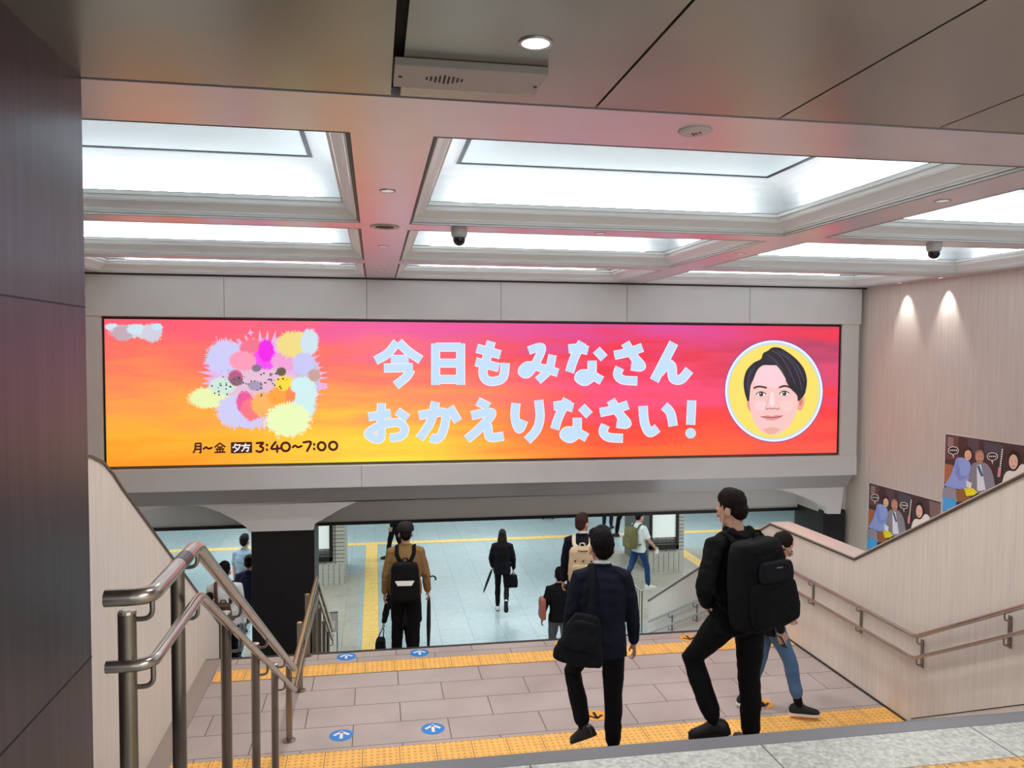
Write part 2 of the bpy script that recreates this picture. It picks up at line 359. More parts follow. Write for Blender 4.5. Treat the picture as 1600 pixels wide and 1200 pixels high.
# arched panel
AY = WY+.15
def pw(px, py): q = on_wall(px, py, Y=AY); return (q.x, q.z)
arch = [(-4.2, 1.09), (-4.2, .66), (-3.75, .70)]
arch += [pw(*p) for p in ((205, 806), (235, 796), (265, 790), (290, 788), (318, 791), (345, 801), (368, 813), (385, 824), (388, 831))]
arch += [pw(*p) for p in ((490, 828), (491, 819), (509, 809), (528, 797.6), (546, 789), (562, 782), (585, 774), (610, 769), (640, 766), (1200, 763), (1222, 766), (1240, 771), (1258, 777), (1274, 784), (1286, 790), (1292, 794), (1292.6, 803), (1313, 803))]
arch += [(8.0, 1.09)]
struct('trim_arch_panel', MB().prism(arch, 1, AY, AY+.28), greywall)
# vault back panels and black edge of the far opening
struct('wall_vault_back', MB().box((-4.4, 13.3, .55), (8.2, 13.55, 1.6)), vault_m)
struct('trim_opening_edge', MB().box((-4.4, 13.27, .50), (8.2, 13.56, .552)), black_m)
struct('ceiling_vault', MB().box((-4.4, WY+.4, 1.12), (8.2, 13.6, 1.34)), vault_m)
struct('wall_vault_right', MB().box((7.66, 12.6, .62), (8.2, 13.3, 1.12)), vault_m)
struct('pillar_left_black', MB().box((-1.87, 12.45, -1.76), (-.93, 13.4, .66)), blackstone, bevel=.006)
struct('pillar_right_black', MB().box((7.68, 12.45, -1.76), (8.1, 13.4, .66)), blackstone, bevel=.006)
# concourse shell
struct('ceiling_concourse', MB().box((-18, 13.55, 1.2), (22, 34, 1.4)), cove_m)
struct('wall_concourse_back', MB().box((-18, 34, -2), (22, 34.2, 1.4)), greywall)
struct('wall_concourse_left', MB().box((-18.2, 12, -2), (-18, 34, 1.4)), greywall)
struct('wall_concourse_right', MB().box((22, 12, -2), (22.2, 34, 1.4)), greywall)

# ---------------------------------------------------------------- ceiling
m = MB(); seams = [-1.2, .09, .97, 1.85, 2.68, 3.5, 4.4, 5.3, 6.2, 7.1, 8.2]
for i, (a, b) in enumerate(zip(seams, seams[1:])):
    m.box((a+(.02 if i == 1 else .006), -4, CZ), (b-(.02 if i == 0 else .006), 3.43, CZ+.04))
struct('ceiling', m, ceil_m)
struct('ceiling_backing', MB().box((-4.2, -4, CZ+.041), (8.2, 3.46, CZ+.1)), mat('black_void', '#141210', .8))
bx = [(-4.2, -3.85), (-.12, .30), (3.78, 4.2), (7.95, 8.2)]; by = [(3.46, 4.05), (6.88, 7.22), (9.74, 10.06), (12.05, 12.2)]
m = MB()
for a, b in bx: m.box((a, 3.46, CZ), (b, 12.2, CZ+.5))
for a, b in by:
    for (p, q) in zip(bx, bx[1:]): m.box((p[1], a, CZ), (q[0], b, CZ+.5))
struct('ceiling_beams', m, beam_m)
struct('ceiling_beams_backing', MB().box((-4.4, 3.46, CZ+.5), (8.4, 12.5, CZ+.6)), cove_m)

# lit coffers
lamp_m = mat('cove_lamp', '#eef6ff', .5, 0, emit=11.0)
panel_m = mat('panel_added_glow', '#c9d6da', .5, 0, emit=.45)  # flat coffer panel with an added glow that helps light the hall
where_x = ['left', 'middle', 'right']; where_y = ['nearest', 'second', 'farthest']
def coffer(ix, iy):
    x0, x1 = bx[ix][1], bx[ix+1][0]; y0, y1 = by[iy][1], by[iy+1][0]
    t = thing('coffer_light', '%s lit ceiling coffer in the %s row, white cove behind a stepped cornice' % (where_y[iy], where_x[ix]), 'ceiling light',
              ((x0+x1)/2, (y0+y1)/2, CZ), 0, 'lit coffers in the stair ceiling')
    def ring(ins, z): return [(x0+ins, y0+ins, z), (x1-ins, y0+ins, z), (x1-ins, y1-ins, z), (x0+ins, y1-ins, z)]
    def rings(prof):
        mm = MB(); vs = [p for (i_, z) in prof for p in ring(i_, CZ+z)]
        mm.add(vs, [(4*k+j, 4*k+(j+1) % 4, 4*(k+1)+(j+1) % 4, 4*(k+1)+j) for k in range(len(prof)-1) for j in range(4)]); return mm
    # stepped cornice
    rings([(-.002, .0), (.012, .0), (.012, .018), (.024, .018), (.024, .034), (.038, .034), (.045, .05), (.075, .075), (.115, .10), (.125, .115),
           (.125, .145), (.15, .145), (.15, .175), (.135, .175), (.135, .16), (.0, .16)]).build('cornice', cornice_m, t)
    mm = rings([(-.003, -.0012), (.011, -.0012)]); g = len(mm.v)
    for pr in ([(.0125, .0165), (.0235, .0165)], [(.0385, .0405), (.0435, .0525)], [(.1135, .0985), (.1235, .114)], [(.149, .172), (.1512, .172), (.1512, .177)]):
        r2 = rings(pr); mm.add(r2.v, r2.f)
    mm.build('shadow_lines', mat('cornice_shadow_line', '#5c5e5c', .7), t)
    # white cove above it
    rings([(.0, .16), (.0, .20), (.02, .27), (.07, .34), (.15, .40), (.25, .435), (.36, .45), (.375, .45), (.375, .475)]).build('cove', cove_m, t)
    mm = MB(); p = ring(.392, CZ+.452); q = ring(.392, CZ+.47)
    mm.add(p+q, [(0, 1, 2, 3), (7, 6, 5, 4)]+[(j, (j+1) % 4, 4+(j+1) % 4, 4+j) for j in range(4)]); mm.build('coffer_panel', panel_m, t)
    rings([(.362, .445), (.397, .445), (.397, .475)]).build('panel_frame', mat('dark_panel_frame', '#1c2022', .5), t)
    for (a, b) in (((x0+.38, y0+.075), (x1-.38, y0+.075)), ((x0+.38, y1-.075), (x1-.38, y1-.075)), ((x0+.075, y0+.38), (x0+.075, y1-.38)), ((x1-.075, y0+.38), (x1-.075, y1-.38))):
        MB().tube([(a[0], a[1], CZ+.185), (b[0], b[1], CZ+.185)], .016, 8).build('lamp_tube', lamp_m, t)
for ix in range(3):
    for iy in range(3): coffer(ix, iy)

# ---------------------------------------------------------------- ceiling fittings
def downlight(x, y, r, label, on, z=CZ, group=None, power=150):
    t = thing('downlight', label, 'downlight', (x, y, z), 0, group)
    MB().lathe((x, y, z), [(r*.80, .004), (r*.80, -.004), (r*.98, -.006), (r, -.002), (r, .004)][::1]).build('trim_ring', mat('downlight_ring', '#b5b0ad', .3, .6), t, True)
    MB().lathe((x, y, z), [(r*.80, .002), (r*.80, -.003), (r*.5, -.0035), (.001, -.0035)]).build('lens', mat('downlight_lens', '#ffffff', .4, 0, emit=2.2) if on else mat('downlight_lens_off', '#e9e4e4', .3, 0, emit=.35), t, True)
    if on != True and power:
        s = bpy.data.lights.new('downlight_lamp', 'SPOT'); s.energy = power; s.spot_size = 2.4; s.spot_blend = .6; s.shadow_soft_size = .06
        o = bpy.data.objects.new('downlight_lamp', s); o.location = (x, y, z-.02); COL.objects.link(o)
    return t
downlight(.56, 2.76, .062, 'bright round downlight in the near metal ceiling above the stairs', True)
s = bpy.data.lights.new('downlight_lamp', 'SPOT'); s.energy = 60; s.spot_size = 2.4; s.shadow_soft_size = .05
o = bpy.data.objects.new('downlight_lamp', s); o.location = (.56, 2.76, CZ-.02); COL.objects.link(o)
g = 'small downlights in the ceiling beams'
downlight(.09, 5.47, .055, 'small white downlight in the central beam, nearest of its row', False, group=g)
downlight(.09, 8.40, .055, 'small white downlight in the central beam between second and third coffers', False, group=g)
downlight(.09, 10.9, .055, 'small white downlight at the far end of the central beam', False, group=g)
downlight(2.05, 7.05, .055, 'small white downlight in the first cross beam right of the camera dome', False, group=g)
downlight(3.99, 5.05, .055, 'small white downlight in the right beam, nearest of its row', False, group=g)
downlight(3.99, 8.2, .055, 'small white downlight in the right beam farther along', False, group=g)
t = thing('ceiling_speaker', 'round dark speaker grille where the central beam meets the first cross beam', 'speaker', (.09, 7.05, CZ))
MB().lathe((.09, 7.05, CZ), [(.085, .004), (.085, -.006), (.12, -.012), (.13, -.004), (.13, .004)]).build('rim', mat('speaker_rim', '#c7b4b2', .4), t, True)
MB().lathe((.09, 7.05, CZ), [(.09, .003), (.09, -.005), (.001, -.005)]).build('grille', mat('speaker_grille', '#2a2526', .7), t)
t = thing('ceiling_sensor', 'round perforated sensor on the pink lit ceiling band', 'sensor', (1.55, 3.70, CZ))
MB().lathe((1.55, 3.70, CZ), [(.083, .004), (.083, -.004), (.072, -.012), (.05, -.014), (.001, -.014)]).build('cover', mat('sensor_cover', '#cfc3c2', .4), t, True)
m = MB(); random.seed(4)
for i in range(9):
    a = random.uniform(0, 6.28); r = random.uniform(.005, .035); m.lathe((1.55+r*math.cos(a), 3.70+r*math.sin(a), CZ-.0155), [(.006, .002), (.006, 0)], 8)
m.build('sensor_holes', black_m, t)
# slotted speaker box
t = thing('speaker_box', 'long flat slotted speaker box under the near metal ceiling', 'speaker', (.37, 3.06, CZ))
MB().box((.075, 2.975, CZ-.035), (.655, 3.215, CZ-.001)).build('housing', mat('box_enamel', '#a79e98', .45), t, bevel=.004)
m = MB()
for i, (n0, n1) in enumerate(((-1, 1), (-2, 2), (-2, 3), (-3, 3), (-4, 4), (-3, 4), (-3, 3), (-2, 2), (-1, 1))):
    x = .20+i*.017
    for k in range(n0, n1+1): m.box((x-.004, 3.09+k*.011-.003, CZ-.0365), (x+.004, 3.09+k*.011+.003, CZ-.0345))
m.build('slots', joint_m, t)
for x, y in ((.10, 3.09), (.63, 3.11)): MB().lathe((x, y, CZ-.039), [(.0075, .005), (.0075, 0)], 12).build('screw', black_m, t)
# camera domes
def dome(x, y, label):
    t = thing('security_camera', label, 'security camera', (x, y, CZ), 0, 'dome cameras under the first cross beam')
    MB().lathe((x, y, CZ), [(.072, 0), (.072, -.045), (.066, -.075), (.058, -.085), (.02, -.085)]).build('mount', mat('camera_body', '#b9b7b3', .4), t, True)
    m = MB(); m.ball((x, y, CZ-.098), (.056, .056, .062)); m.build('dome', mat('camera_dome', '#16161a', .12), t, 'all')
dome(.74, 7.0, 'security camera dome hanging from the cross beam left of centre')
dome(5.45, 7.0, 'security camera dome hanging from the cross beam near the right wall')
# wall washers
for y, n_ in ((11.1, 'farther'), (10.2, 'nearer')):
    downlight(8.06, y, .045, '%s of the two wall washer lights at the top of the right wall' % n_, True, CZ, 'wall washers')
    s = bpy.data.lights.new('wall_washer_lamp', 'SPOT'); s.energy = 42; s.spot_size = math.radians(56); s.spot_blend = .8; s.shadow_soft_size = .02
    o = bpy.data.objects.new('wall_washer_lamp', s); o.location = (8.06, y, CZ-.012); o.rotation_euler = (0, math.radians(-10), 0); COL.objects.link(o)

# ---------------------------------------------------------------- flat artwork helper (display pictures, posters)
class ART:
    """Flat shapes on a plane; pt maps drawing coordinates to the plane; every layer lies a hair in front of the last."""
    def __init__(s, pt, normal, step=.0004, base=.001): s.m = MB(); s.pt = pt; s.n = Vector(normal); s.k = base; s.step = step
    def P(s, p): return s.pt(*p)+s.n*s.k
    def layer(s, col): s.k += s.step; s.m.col = lin(col); return s
    def shape(s, pts, col=None):
        if col: s.layer(col)
        s.m.poly([s.P(p) for p in pts]); return s
    def ell(s, c, rx, ry, col=None, n=36, rot=0):
        return s.shape([(c[0]+rx*math.cos(a)*math.cos(rot)-ry*math.sin(a)*math.sin(rot), c[1]+rx*math.cos(a)*math.sin(rot)+ry*math.sin(a)*math.cos(rot)) for a in (2*math.pi*i/n for i in range(n))], col)
    def stroke(s, pts, wd, round_ends=False):
        n = len(pts)
        for (a, b) in zip(pts, pts[1:]):
            dx, dy = b[0]-a[0], b[1]-a[1]; l = math.hypot(dx, dy) or 1; nx, ny = -dy/l*wd/2, dx/l*wd/2
            s.m.poly([s.P(q) for q in ((a[0]+nx, a[1]+ny), (b[0]+nx, b[1]+ny), (b[0]-nx, b[1]-ny), (a[0]-nx, a[1]-ny))])
        for i, p in enumerate(pts):
            if round_ends or (min(math.dist(p, pts[0]), math.dist(p, pts[-1])) > wd*.45): s.ell(p, wd/2, wd/2, n=14)
        return s
    def splash(s, c, rx, ry, col, seed, spikes=34, amp=.22):
        rnd = random.Random(seed); s.layer(col); pts = []
        for i in range(spikes*2):
            a = math.pi*i/spikes; k = 1+amp*rnd.uniform(.2, 1) if i % 2 else 1-amp*rnd.uniform(0, .7)
            pts.append((c[0]+rx*k*math.cos(a), c[1]+ry*k*math.sin(a)))
        s.shape(pts)
        for i in range(46):
            a = rnd.uniform(0, 6.2832); k = rnd.gauss(.98, .10); x, y = c[0]+rx*k*math.cos(a), c[1]+ry*k*math.sin(a); r = rnd.uniform(.05, .13)*min(rx, ry); b = rnd.uniform(0, 6.28)
            s.k += .000001; s.m.poly([s.P((x+r*(1 if j % 2 else .35)*math.cos(b+j*math.pi/4), y+r*(1 if j % 2 else .35)*math.sin(b+j*math.pi/4))) for j in range(8)])
        return s
def smooth_line(pts, k=5):
    if len(pts) < 3: return pts
    P_ = [pts[0]]+list(pts)+[pts[-1]]; out = []
    for i in range(1, len(P_)-2):
        for j in range(k):
            t = j/k; p0, p1, p2, p3 = P_[i-1:i+3]
            out.append(tuple(.5*(2*p1[c]+(p2[c]-p0[c])*t+(2*p0[c]-5*p1[c]+4*p2[c]-p3[c])*t*t+(3*p1[c]-p0[c]-3*p2[c]+p3[c])*t**3) for c in (0, 1)))
    return out+[pts[-1]]
def crop(ox, oy, k, X=None, Y=None): return lambda u, v: on_wall(ox+u*k, oy+v*k, X=X, Y=Y)

# ---------------------------------------------------------------- the display
SY = WY+.02
t = thing('led_display', 'wide glowing sunset coloured display with white Japanese greeting on the back wall', 'display screen', (1.95, SY, 1.7))
q = [on_wall(*p, Y=SY) for p in ((164, 501), (1311, 511.5), (1307, 707), (167, 730))]
x0, x1, z0, z1 = -3.84, 7.76, 1.70, 3.845
MB().box((x0, SY, z0), (x1, SY+.09, z1)).build('panel', screen_mat(), t)
m = MB(); e = .025
m.box((x0-e, SY-.01, z1), (x1+e, SY+.09, z1+e)); m.box((x0-e, SY-.01, z0-.01), (x1+e, SY+.09, z0)); m.box((x0-e, SY-.01, z0), (x0, SY+.09, z1)); m.box((x1, SY-.01, z0), (x1+e, SY+.09, z1))
m.build('bezel', black_m, t)
NRM = (0, -1, 0)
K = .3625
na = [((1020, 95), (985, 165), (965, 225)), ((960, 125), (1000, 122), (1045, 132)), ((1080, 128), (1115, 165)), ((1062, 175), (1062, 225), (1055, 250), (1030, 265), (1005, 250), (1020, 232), (1060, 238), (1105, 262))]
sa = [((1158, 152), (1215, 140), (1280, 118)), ((1205, 98), (1240, 155), (1275, 200), (1230, 198)), ((1182, 205), (1172, 235), (1195, 258), (1258, 263))]
sh = lambda ss, dx, dy: [[(a+dx, b+dy) for a, b in s_] for s_ in ss]
glyphs = [
 ([((222, 95), (180, 145), (128, 175)), ((228, 95), (270, 135), (325, 172)), ((195, 170), (272, 170)), ((165, 207), (290, 205)), ((282, 212), (262, 245), (215, 283))], 33),
 ([((388, 101), (388, 280)), ((496, 101), (496, 280)), ((388, 117), (496, 117)), ((388, 186), (496, 186)), ((388, 256), (496, 256))], 32),
 ([((628, 92), (608, 165), (592, 222), (606, 258), (645, 264), (680, 245), (688, 185)), ((565, 122), (668, 150)), ((560, 180), (662, 205))], 33),
 ([((788, 132), (845, 118), (822, 180), (785, 232), (760, 222), (785, 196), (850, 208), (916, 228)), ((892, 150), (875, 215), (828, 262))], 30),
 (na, 33), (sa, 33),
 ([((1415, 98), (1375, 175), (1330, 262)), ((1350, 228), (1385, 192), (1405, 200), (1412, 250), (1445, 256), (1482, 215))], 35),
 ([((155, 358), (152, 430), (152, 505), (125, 512), (98, 488), (150, 455), (225, 442), (255, 468), (240, 500), (190, 508)), ((98, 418), (195, 402)), ((222, 392), (268, 425))], 32),
 ([((315, 412), (400, 398), (432, 408), (420, 480), (395, 512), (365, 505)), ((388, 352), (365, 440), (318, 512)), ((448, 375), (485, 438))], 33),
 ([((568, 350), (618, 375)), ((542, 412), (630, 400), (580, 465), (522, 515)), ((588, 455), (612, 458), (622, 505), (682, 500))], 33),
 ([((735, 358), (730, 420), (748, 470), (768, 432)), ((832, 345), (838, 420), (822, 475), (782, 520))], 33),
 (sh(na, -64, 246), 33), (sh(sa, -62, 247), 33),
 ([((1282, 370), (1288, 440), (1310, 485), (1345, 465)), ((1372, 370), (1400, 400), (1412, 458)) ], 34),
 ([((1492, 346), (1487, 452))], 33)]
for gl, wd in glyphs:
    a = ART(crop(540, 500, K, Y=SY), NRM); a.layer('#fbeeff')
    for s_ in gl: a.stroke(smooth_line(s_), wd+7)
    a.layer('#c4dff8')
    for s_ in gl: a.stroke(smooth_line(s_), wd)
    if len(gl) == 1: a.ell((1487, 488), 23, 23); 
    a.m.build('lettering', art_e, t)
# small line of opening hours
K2 = 280/1527
small = [
 ([((138, 1050), (137, 1100), (120, 1135)), ((138, 1053), (188, 1050)), ((186, 1050), (184, 1128), (170, 1132)), ((138, 1078), (186, 1076)), ((136, 1103), (184, 1101))], 11),
 ([((208, 1098), (230, 1084), (250, 1097), (277, 1088))], 13),
 ([((345, 1048), (325, 1068), (300, 1085)), ((345, 1048), (368, 1066), (395, 1082)), ((325, 1084), (370, 1082)), ((310, 1101), (385, 1098)), ((347, 1080), (347, 1125)), ((300, 1129), (395, 1125)), ((322, 1107), (330, 1120)), ((375, 1106), (366, 1120))], 10),
 ([((660, 1049), (715, 1047), (690, 1074), (712, 1088), (714, 1108), (690, 1124), (658, 1116))], 15),
 ([((748, 1062), (749, 1068)), ((748, 1102), (749, 1108))], 15),
 ([((822, 1040), (785, 1096), (858, 1094)), ((835, 1070), (835, 1124))], 15),
 ([tuple((907+36*math.cos(i*math.pi/8), 1081+36*math.sin(i*math.pi/8)) for i in range(17))], 16),
 ([((968, 1084), (988, 1070), (1012, 1084), (1042, 1074))], 14),
 ([((1060, 1043), (1122, 1041), (1090, 1116))], 15),
 ([((1150, 1057), (1151, 1063)), ((1150, 1095), (1151, 1101))], 15),
 ([tuple((1214+32*math.cos(i*math.pi/8), 1076+34*math.sin(i*math.pi/8)) for i in range(17))], 16),
 ([tuple((1312+34*math.cos(i*math.pi/8), 1072+34*math.sin(i*math.pi/8)) for i in range(17))], 16)]
for gl, wd in small:
    a = ART(crop(280, 500, K2, Y=SY), NRM); a.layer('#4a1014')
    for s_ in gl: a.stroke(smooth_line(s_) if len(s_) > 2 and wd > 11 else list(s_), wd+4, wd in (13, 14, 15, 16))
    a.m.build('lettering', art_e, t)
a = ART(crop(280, 500, K2, Y=SY), NRM)
a.shape([(440, 1047), (446, 1041), (614, 1038), (621, 1044), (622, 1126), (616, 1132), (446, 1137), (440, 1131)], '#3c1214'); a.layer('#fff4e8')
for s_ in (((482, 1052), (470, 1078), (455, 1090)), ((478, 1066), (520, 1064), (505, 1100), (468, 1123)), ((475, 1085), (494, 1098)),
           ((565, 1050), (565, 1064)), ((528, 1071), (606, 1067)), ((560, 1070), (550, 1100), (530, 1120)), ((560, 1088), (592, 1086), (585, 1118), (570, 1116))): a.stroke(list(s_), 11)
a.m.build('time_badge', art_e, t)
# abstract splash of colours (two patches)
a = ART(crop(280, 500, K2, Y=SY), NRM)
for i, (cx, cy, rx, ry, c) in enumerate([(720, 520, 470, 360, '#e6b4ea'), (700, 640, 380, 270, '#e8c0d8'), (390, 320, 150, 150, '#cfcdf8'), (250, 665, 165, 85, '#ecf6b4'), (370, 560, 110, 70, '#cfeadc'), (480, 780, 150, 130, '#d2cff6'), (600, 840, 100, 80, '#cfcdfa'), (1100, 480, 100, 150, '#c9c0da'),
        (1080, 620, 90, 130, '#d4eef0'), (620, 240, 100, 80, '#f4748e'), (740, 330, 100, 90, '#f64cf2'), (740, 260, 65, 90, '#f414ea'), (540, 350, 110, 80, '#ff9cba'), (900, 350, 110, 80, '#f3a0d6'), (980, 210, 150, 110, '#f3dc86'), (1110, 190, 75, 110, '#cfe4ee'), (1060, 370, 90, 90, '#cac8f6'),
        (560, 700, 70, 90, '#f05a9e'), (620, 760, 90, 90, '#ff7884'), (720, 720, 100, 100, '#fbb45e'), (860, 650, 100, 80, '#ffa43c'), (900, 540, 80, 60, '#f8dc3a'), (950, 650, 40, 80, '#ff8a50'), (1040, 560, 85, 70, '#d0f0f2'), (1060, 740, 90, 110, '#cfeff0'),
        (930, 850, 180, 140, '#ecfbbc'), (480, 490, 60, 60, '#c85a86'), (490, 520, 55, 40, '#8c6478'), (650, 560, 60, 40, '#a89ab4'), (660, 410, 40, 30, '#84748c'), (870, 440, 40, 35, '#6e5a4a'), (1150, 470, 50, 50, '#c9a394')]):
    a.splash((cx, cy), rx, ry, c, i, 52, .24)
rnd = random.Random(8)
for i in range(70):
    a.k += .000002; a.m.col = lin(rnd.choice(['#3a3440', '#5a4c58', '#2c2c38'])); x_, y_ = rnd.uniform(280, 920), rnd.gauss(540, 60); r_ = rnd.uniform(3, 9); a.ell((x_, y_), r_, r_, n=7)
a.m.build('abstract_graphic', art_e, t)
a = ART(crop(130, 480, 430/1600, Y=SY), NRM)
for i, (cx, cy, rx, ry, c) in enumerate([(300, 140, 140, 38, '#d8d2de'), (170, 115, 40, 20, '#d4e4f0'), (230, 150, 60, 45, '#c3aab8'), (310, 130, 55, 30, '#cfe6f4'), (400, 150, 55, 50, '#d2d0e0'), (430, 115, 30, 20, '#c8e4f4')]): a.splash((cx, cy), rx, ry, c, 50+i, 26, .3)
a.m.build('abstract_graphic', art_e, t)
# round portrait of a smiling dark haired presenter
pm = crop(1100, 500, 240/1309, Y=SY)
a = ART(pm, NRM); a.ell((595, 605), 424, 440, '#8a4aa0', 64).ell((595, 605), 416, 432, '#f2f2ff', 64).ell((595, 605), 398, 414, '#bcdcf2', 64).ell((595, 607), 386, 400, '#fbe36c', 64)
po = a.m.build('portrait_disc', art_e, t); k0 = a.k
def pb(name, f):
    global k0
    a = ART(pm, NRM, base=k0); f(a); k0 = a.k; a.m.build(name, art_e, po)
S = smooth_line
pb('ear', lambda a: (a.shape(S([(795, 690), (840, 645), (858, 690), (832, 765), (795, 765)]), '#f0a890'), a.shape(S([(808, 700), (836, 672), (838, 700), (818, 740)]), '#d98070')))
pb('ear', lambda a: a.shape(S([(362, 680), (392, 690), (395, 780), (368, 740)]), '#e79a8c'))
pb('face', lambda a: (a.shape(S([(390, 560), (384, 680), (400, 800), (432, 885), (500, 958), (570, 976), (640, 968), (720, 910), (772, 825), (798, 740), (802, 600), (740, 430), (600, 370), (470, 400), (390, 560)]), '#f9c8c4'),
    a.shape(S([(420, 480), (500, 400), (640, 400), (690, 520), (650, 560), (600, 580), (520, 560), (450, 560), (420, 480)]), '#fcd2da'),
    a.shape(S([(440, 700), (500, 690), (530, 720), (500, 770), (440, 760), (440, 700)]), '#fbd3d6'), a.shape(S([(650, 700), (740, 690), (760, 730), (720, 780), (660, 760), (650, 700)]), '#fbd0cc'),
    a.shape(S([(500, 935), (570, 915), (640, 930), (600, 968), (545, 970), (500, 935)]), '#eeb0a4'), a.shape(S([(565, 620), (590, 618), (600, 720), (560, 720), (565, 620)]), '#fddfe0')))
pb('nose', lambda a: (a.layer('#b9706c').stroke(S([(524, 745), (535, 760), (558, 752), (580, 758), (604, 752), (628, 762), (640, 745)]), 8), a.layer('#eab0aa').stroke(S([(548, 650), (540, 700), (526, 740)]), 7)))
pb('mouth', lambda a: (a.shape(S([(488, 826), (535, 812), (575, 820), (612, 810), (664, 820), (620, 848), (575, 856), (530, 848), (488, 826)]), '#e79498'), a.layer('#94484e').stroke(S([(482, 822), (520, 828), (575, 830), (630, 826), (668, 814)]), 7)))
for cx, cy in ((485, 632), (682, 626)):
    def eye(a):
        a.ell((cx, cy), 40, 19, '#fdf6f8'); a.ell((cx, cy), 18, 18, '#2a1c20'); a.ell((cx-5, cy-6), 5, 5, '#ffffff')
        a.layer('#3a2628').stroke(S([(cx-44, cy+6), (cx-20, cy-17), (cx+15, cy-18), (cx+42, cy)]), 8)
        a.layer('#c88e8a').stroke(S([(cx-34, cy+16), (cx, cy+22), (cx+34, cy+14)]), 4)
    pb('eye', eye)
pb('eyebrow', lambda a: a.layer('#42302e').stroke(S([(420, 582), (465, 566), (532, 578)]), 15))
pb('eyebrow', lambda a: a.layer('#42302e').stroke(S([(636, 576), (690, 562), (752, 584)]), 15))
def hair(a):
    a.shape(S([(366, 690), (342, 610), (335, 520), (360, 430), (420, 365), (482, 332), (500, 285), (540, 262), (580, 235), (640, 236), (690, 262), (745, 300), (800, 350), (850, 420), (874, 510), (864, 600), (846, 645), (800, 692), (788, 640), (740, 590), (700, 530), (680, 460), (640, 395), (560, 385), (495, 388), (450, 430), (420, 500), (395, 560), (386, 640), (382, 690)]), '#26202c')
    a.layer('#51506a')
    for q in (((560, 255), (640, 300), (720, 420), (770, 540)), ((620, 262), (740, 360), (810, 500), (830, 600)), ((540, 300), (610, 350), (670, 440)), ((700, 290), (800, 400), (850, 520)), ((400, 420), (372, 500), (370, 600))): a.stroke(S(q), 7)
    a.layer('#3a3648')
    for q in (((520, 330), (580, 350), (650, 420), (720, 540)), ((660, 262), (770, 370), (830, 480)), ((430, 390), (395, 470), (380, 570))): a.stroke(S(q), 12)
pb('hair', hair)

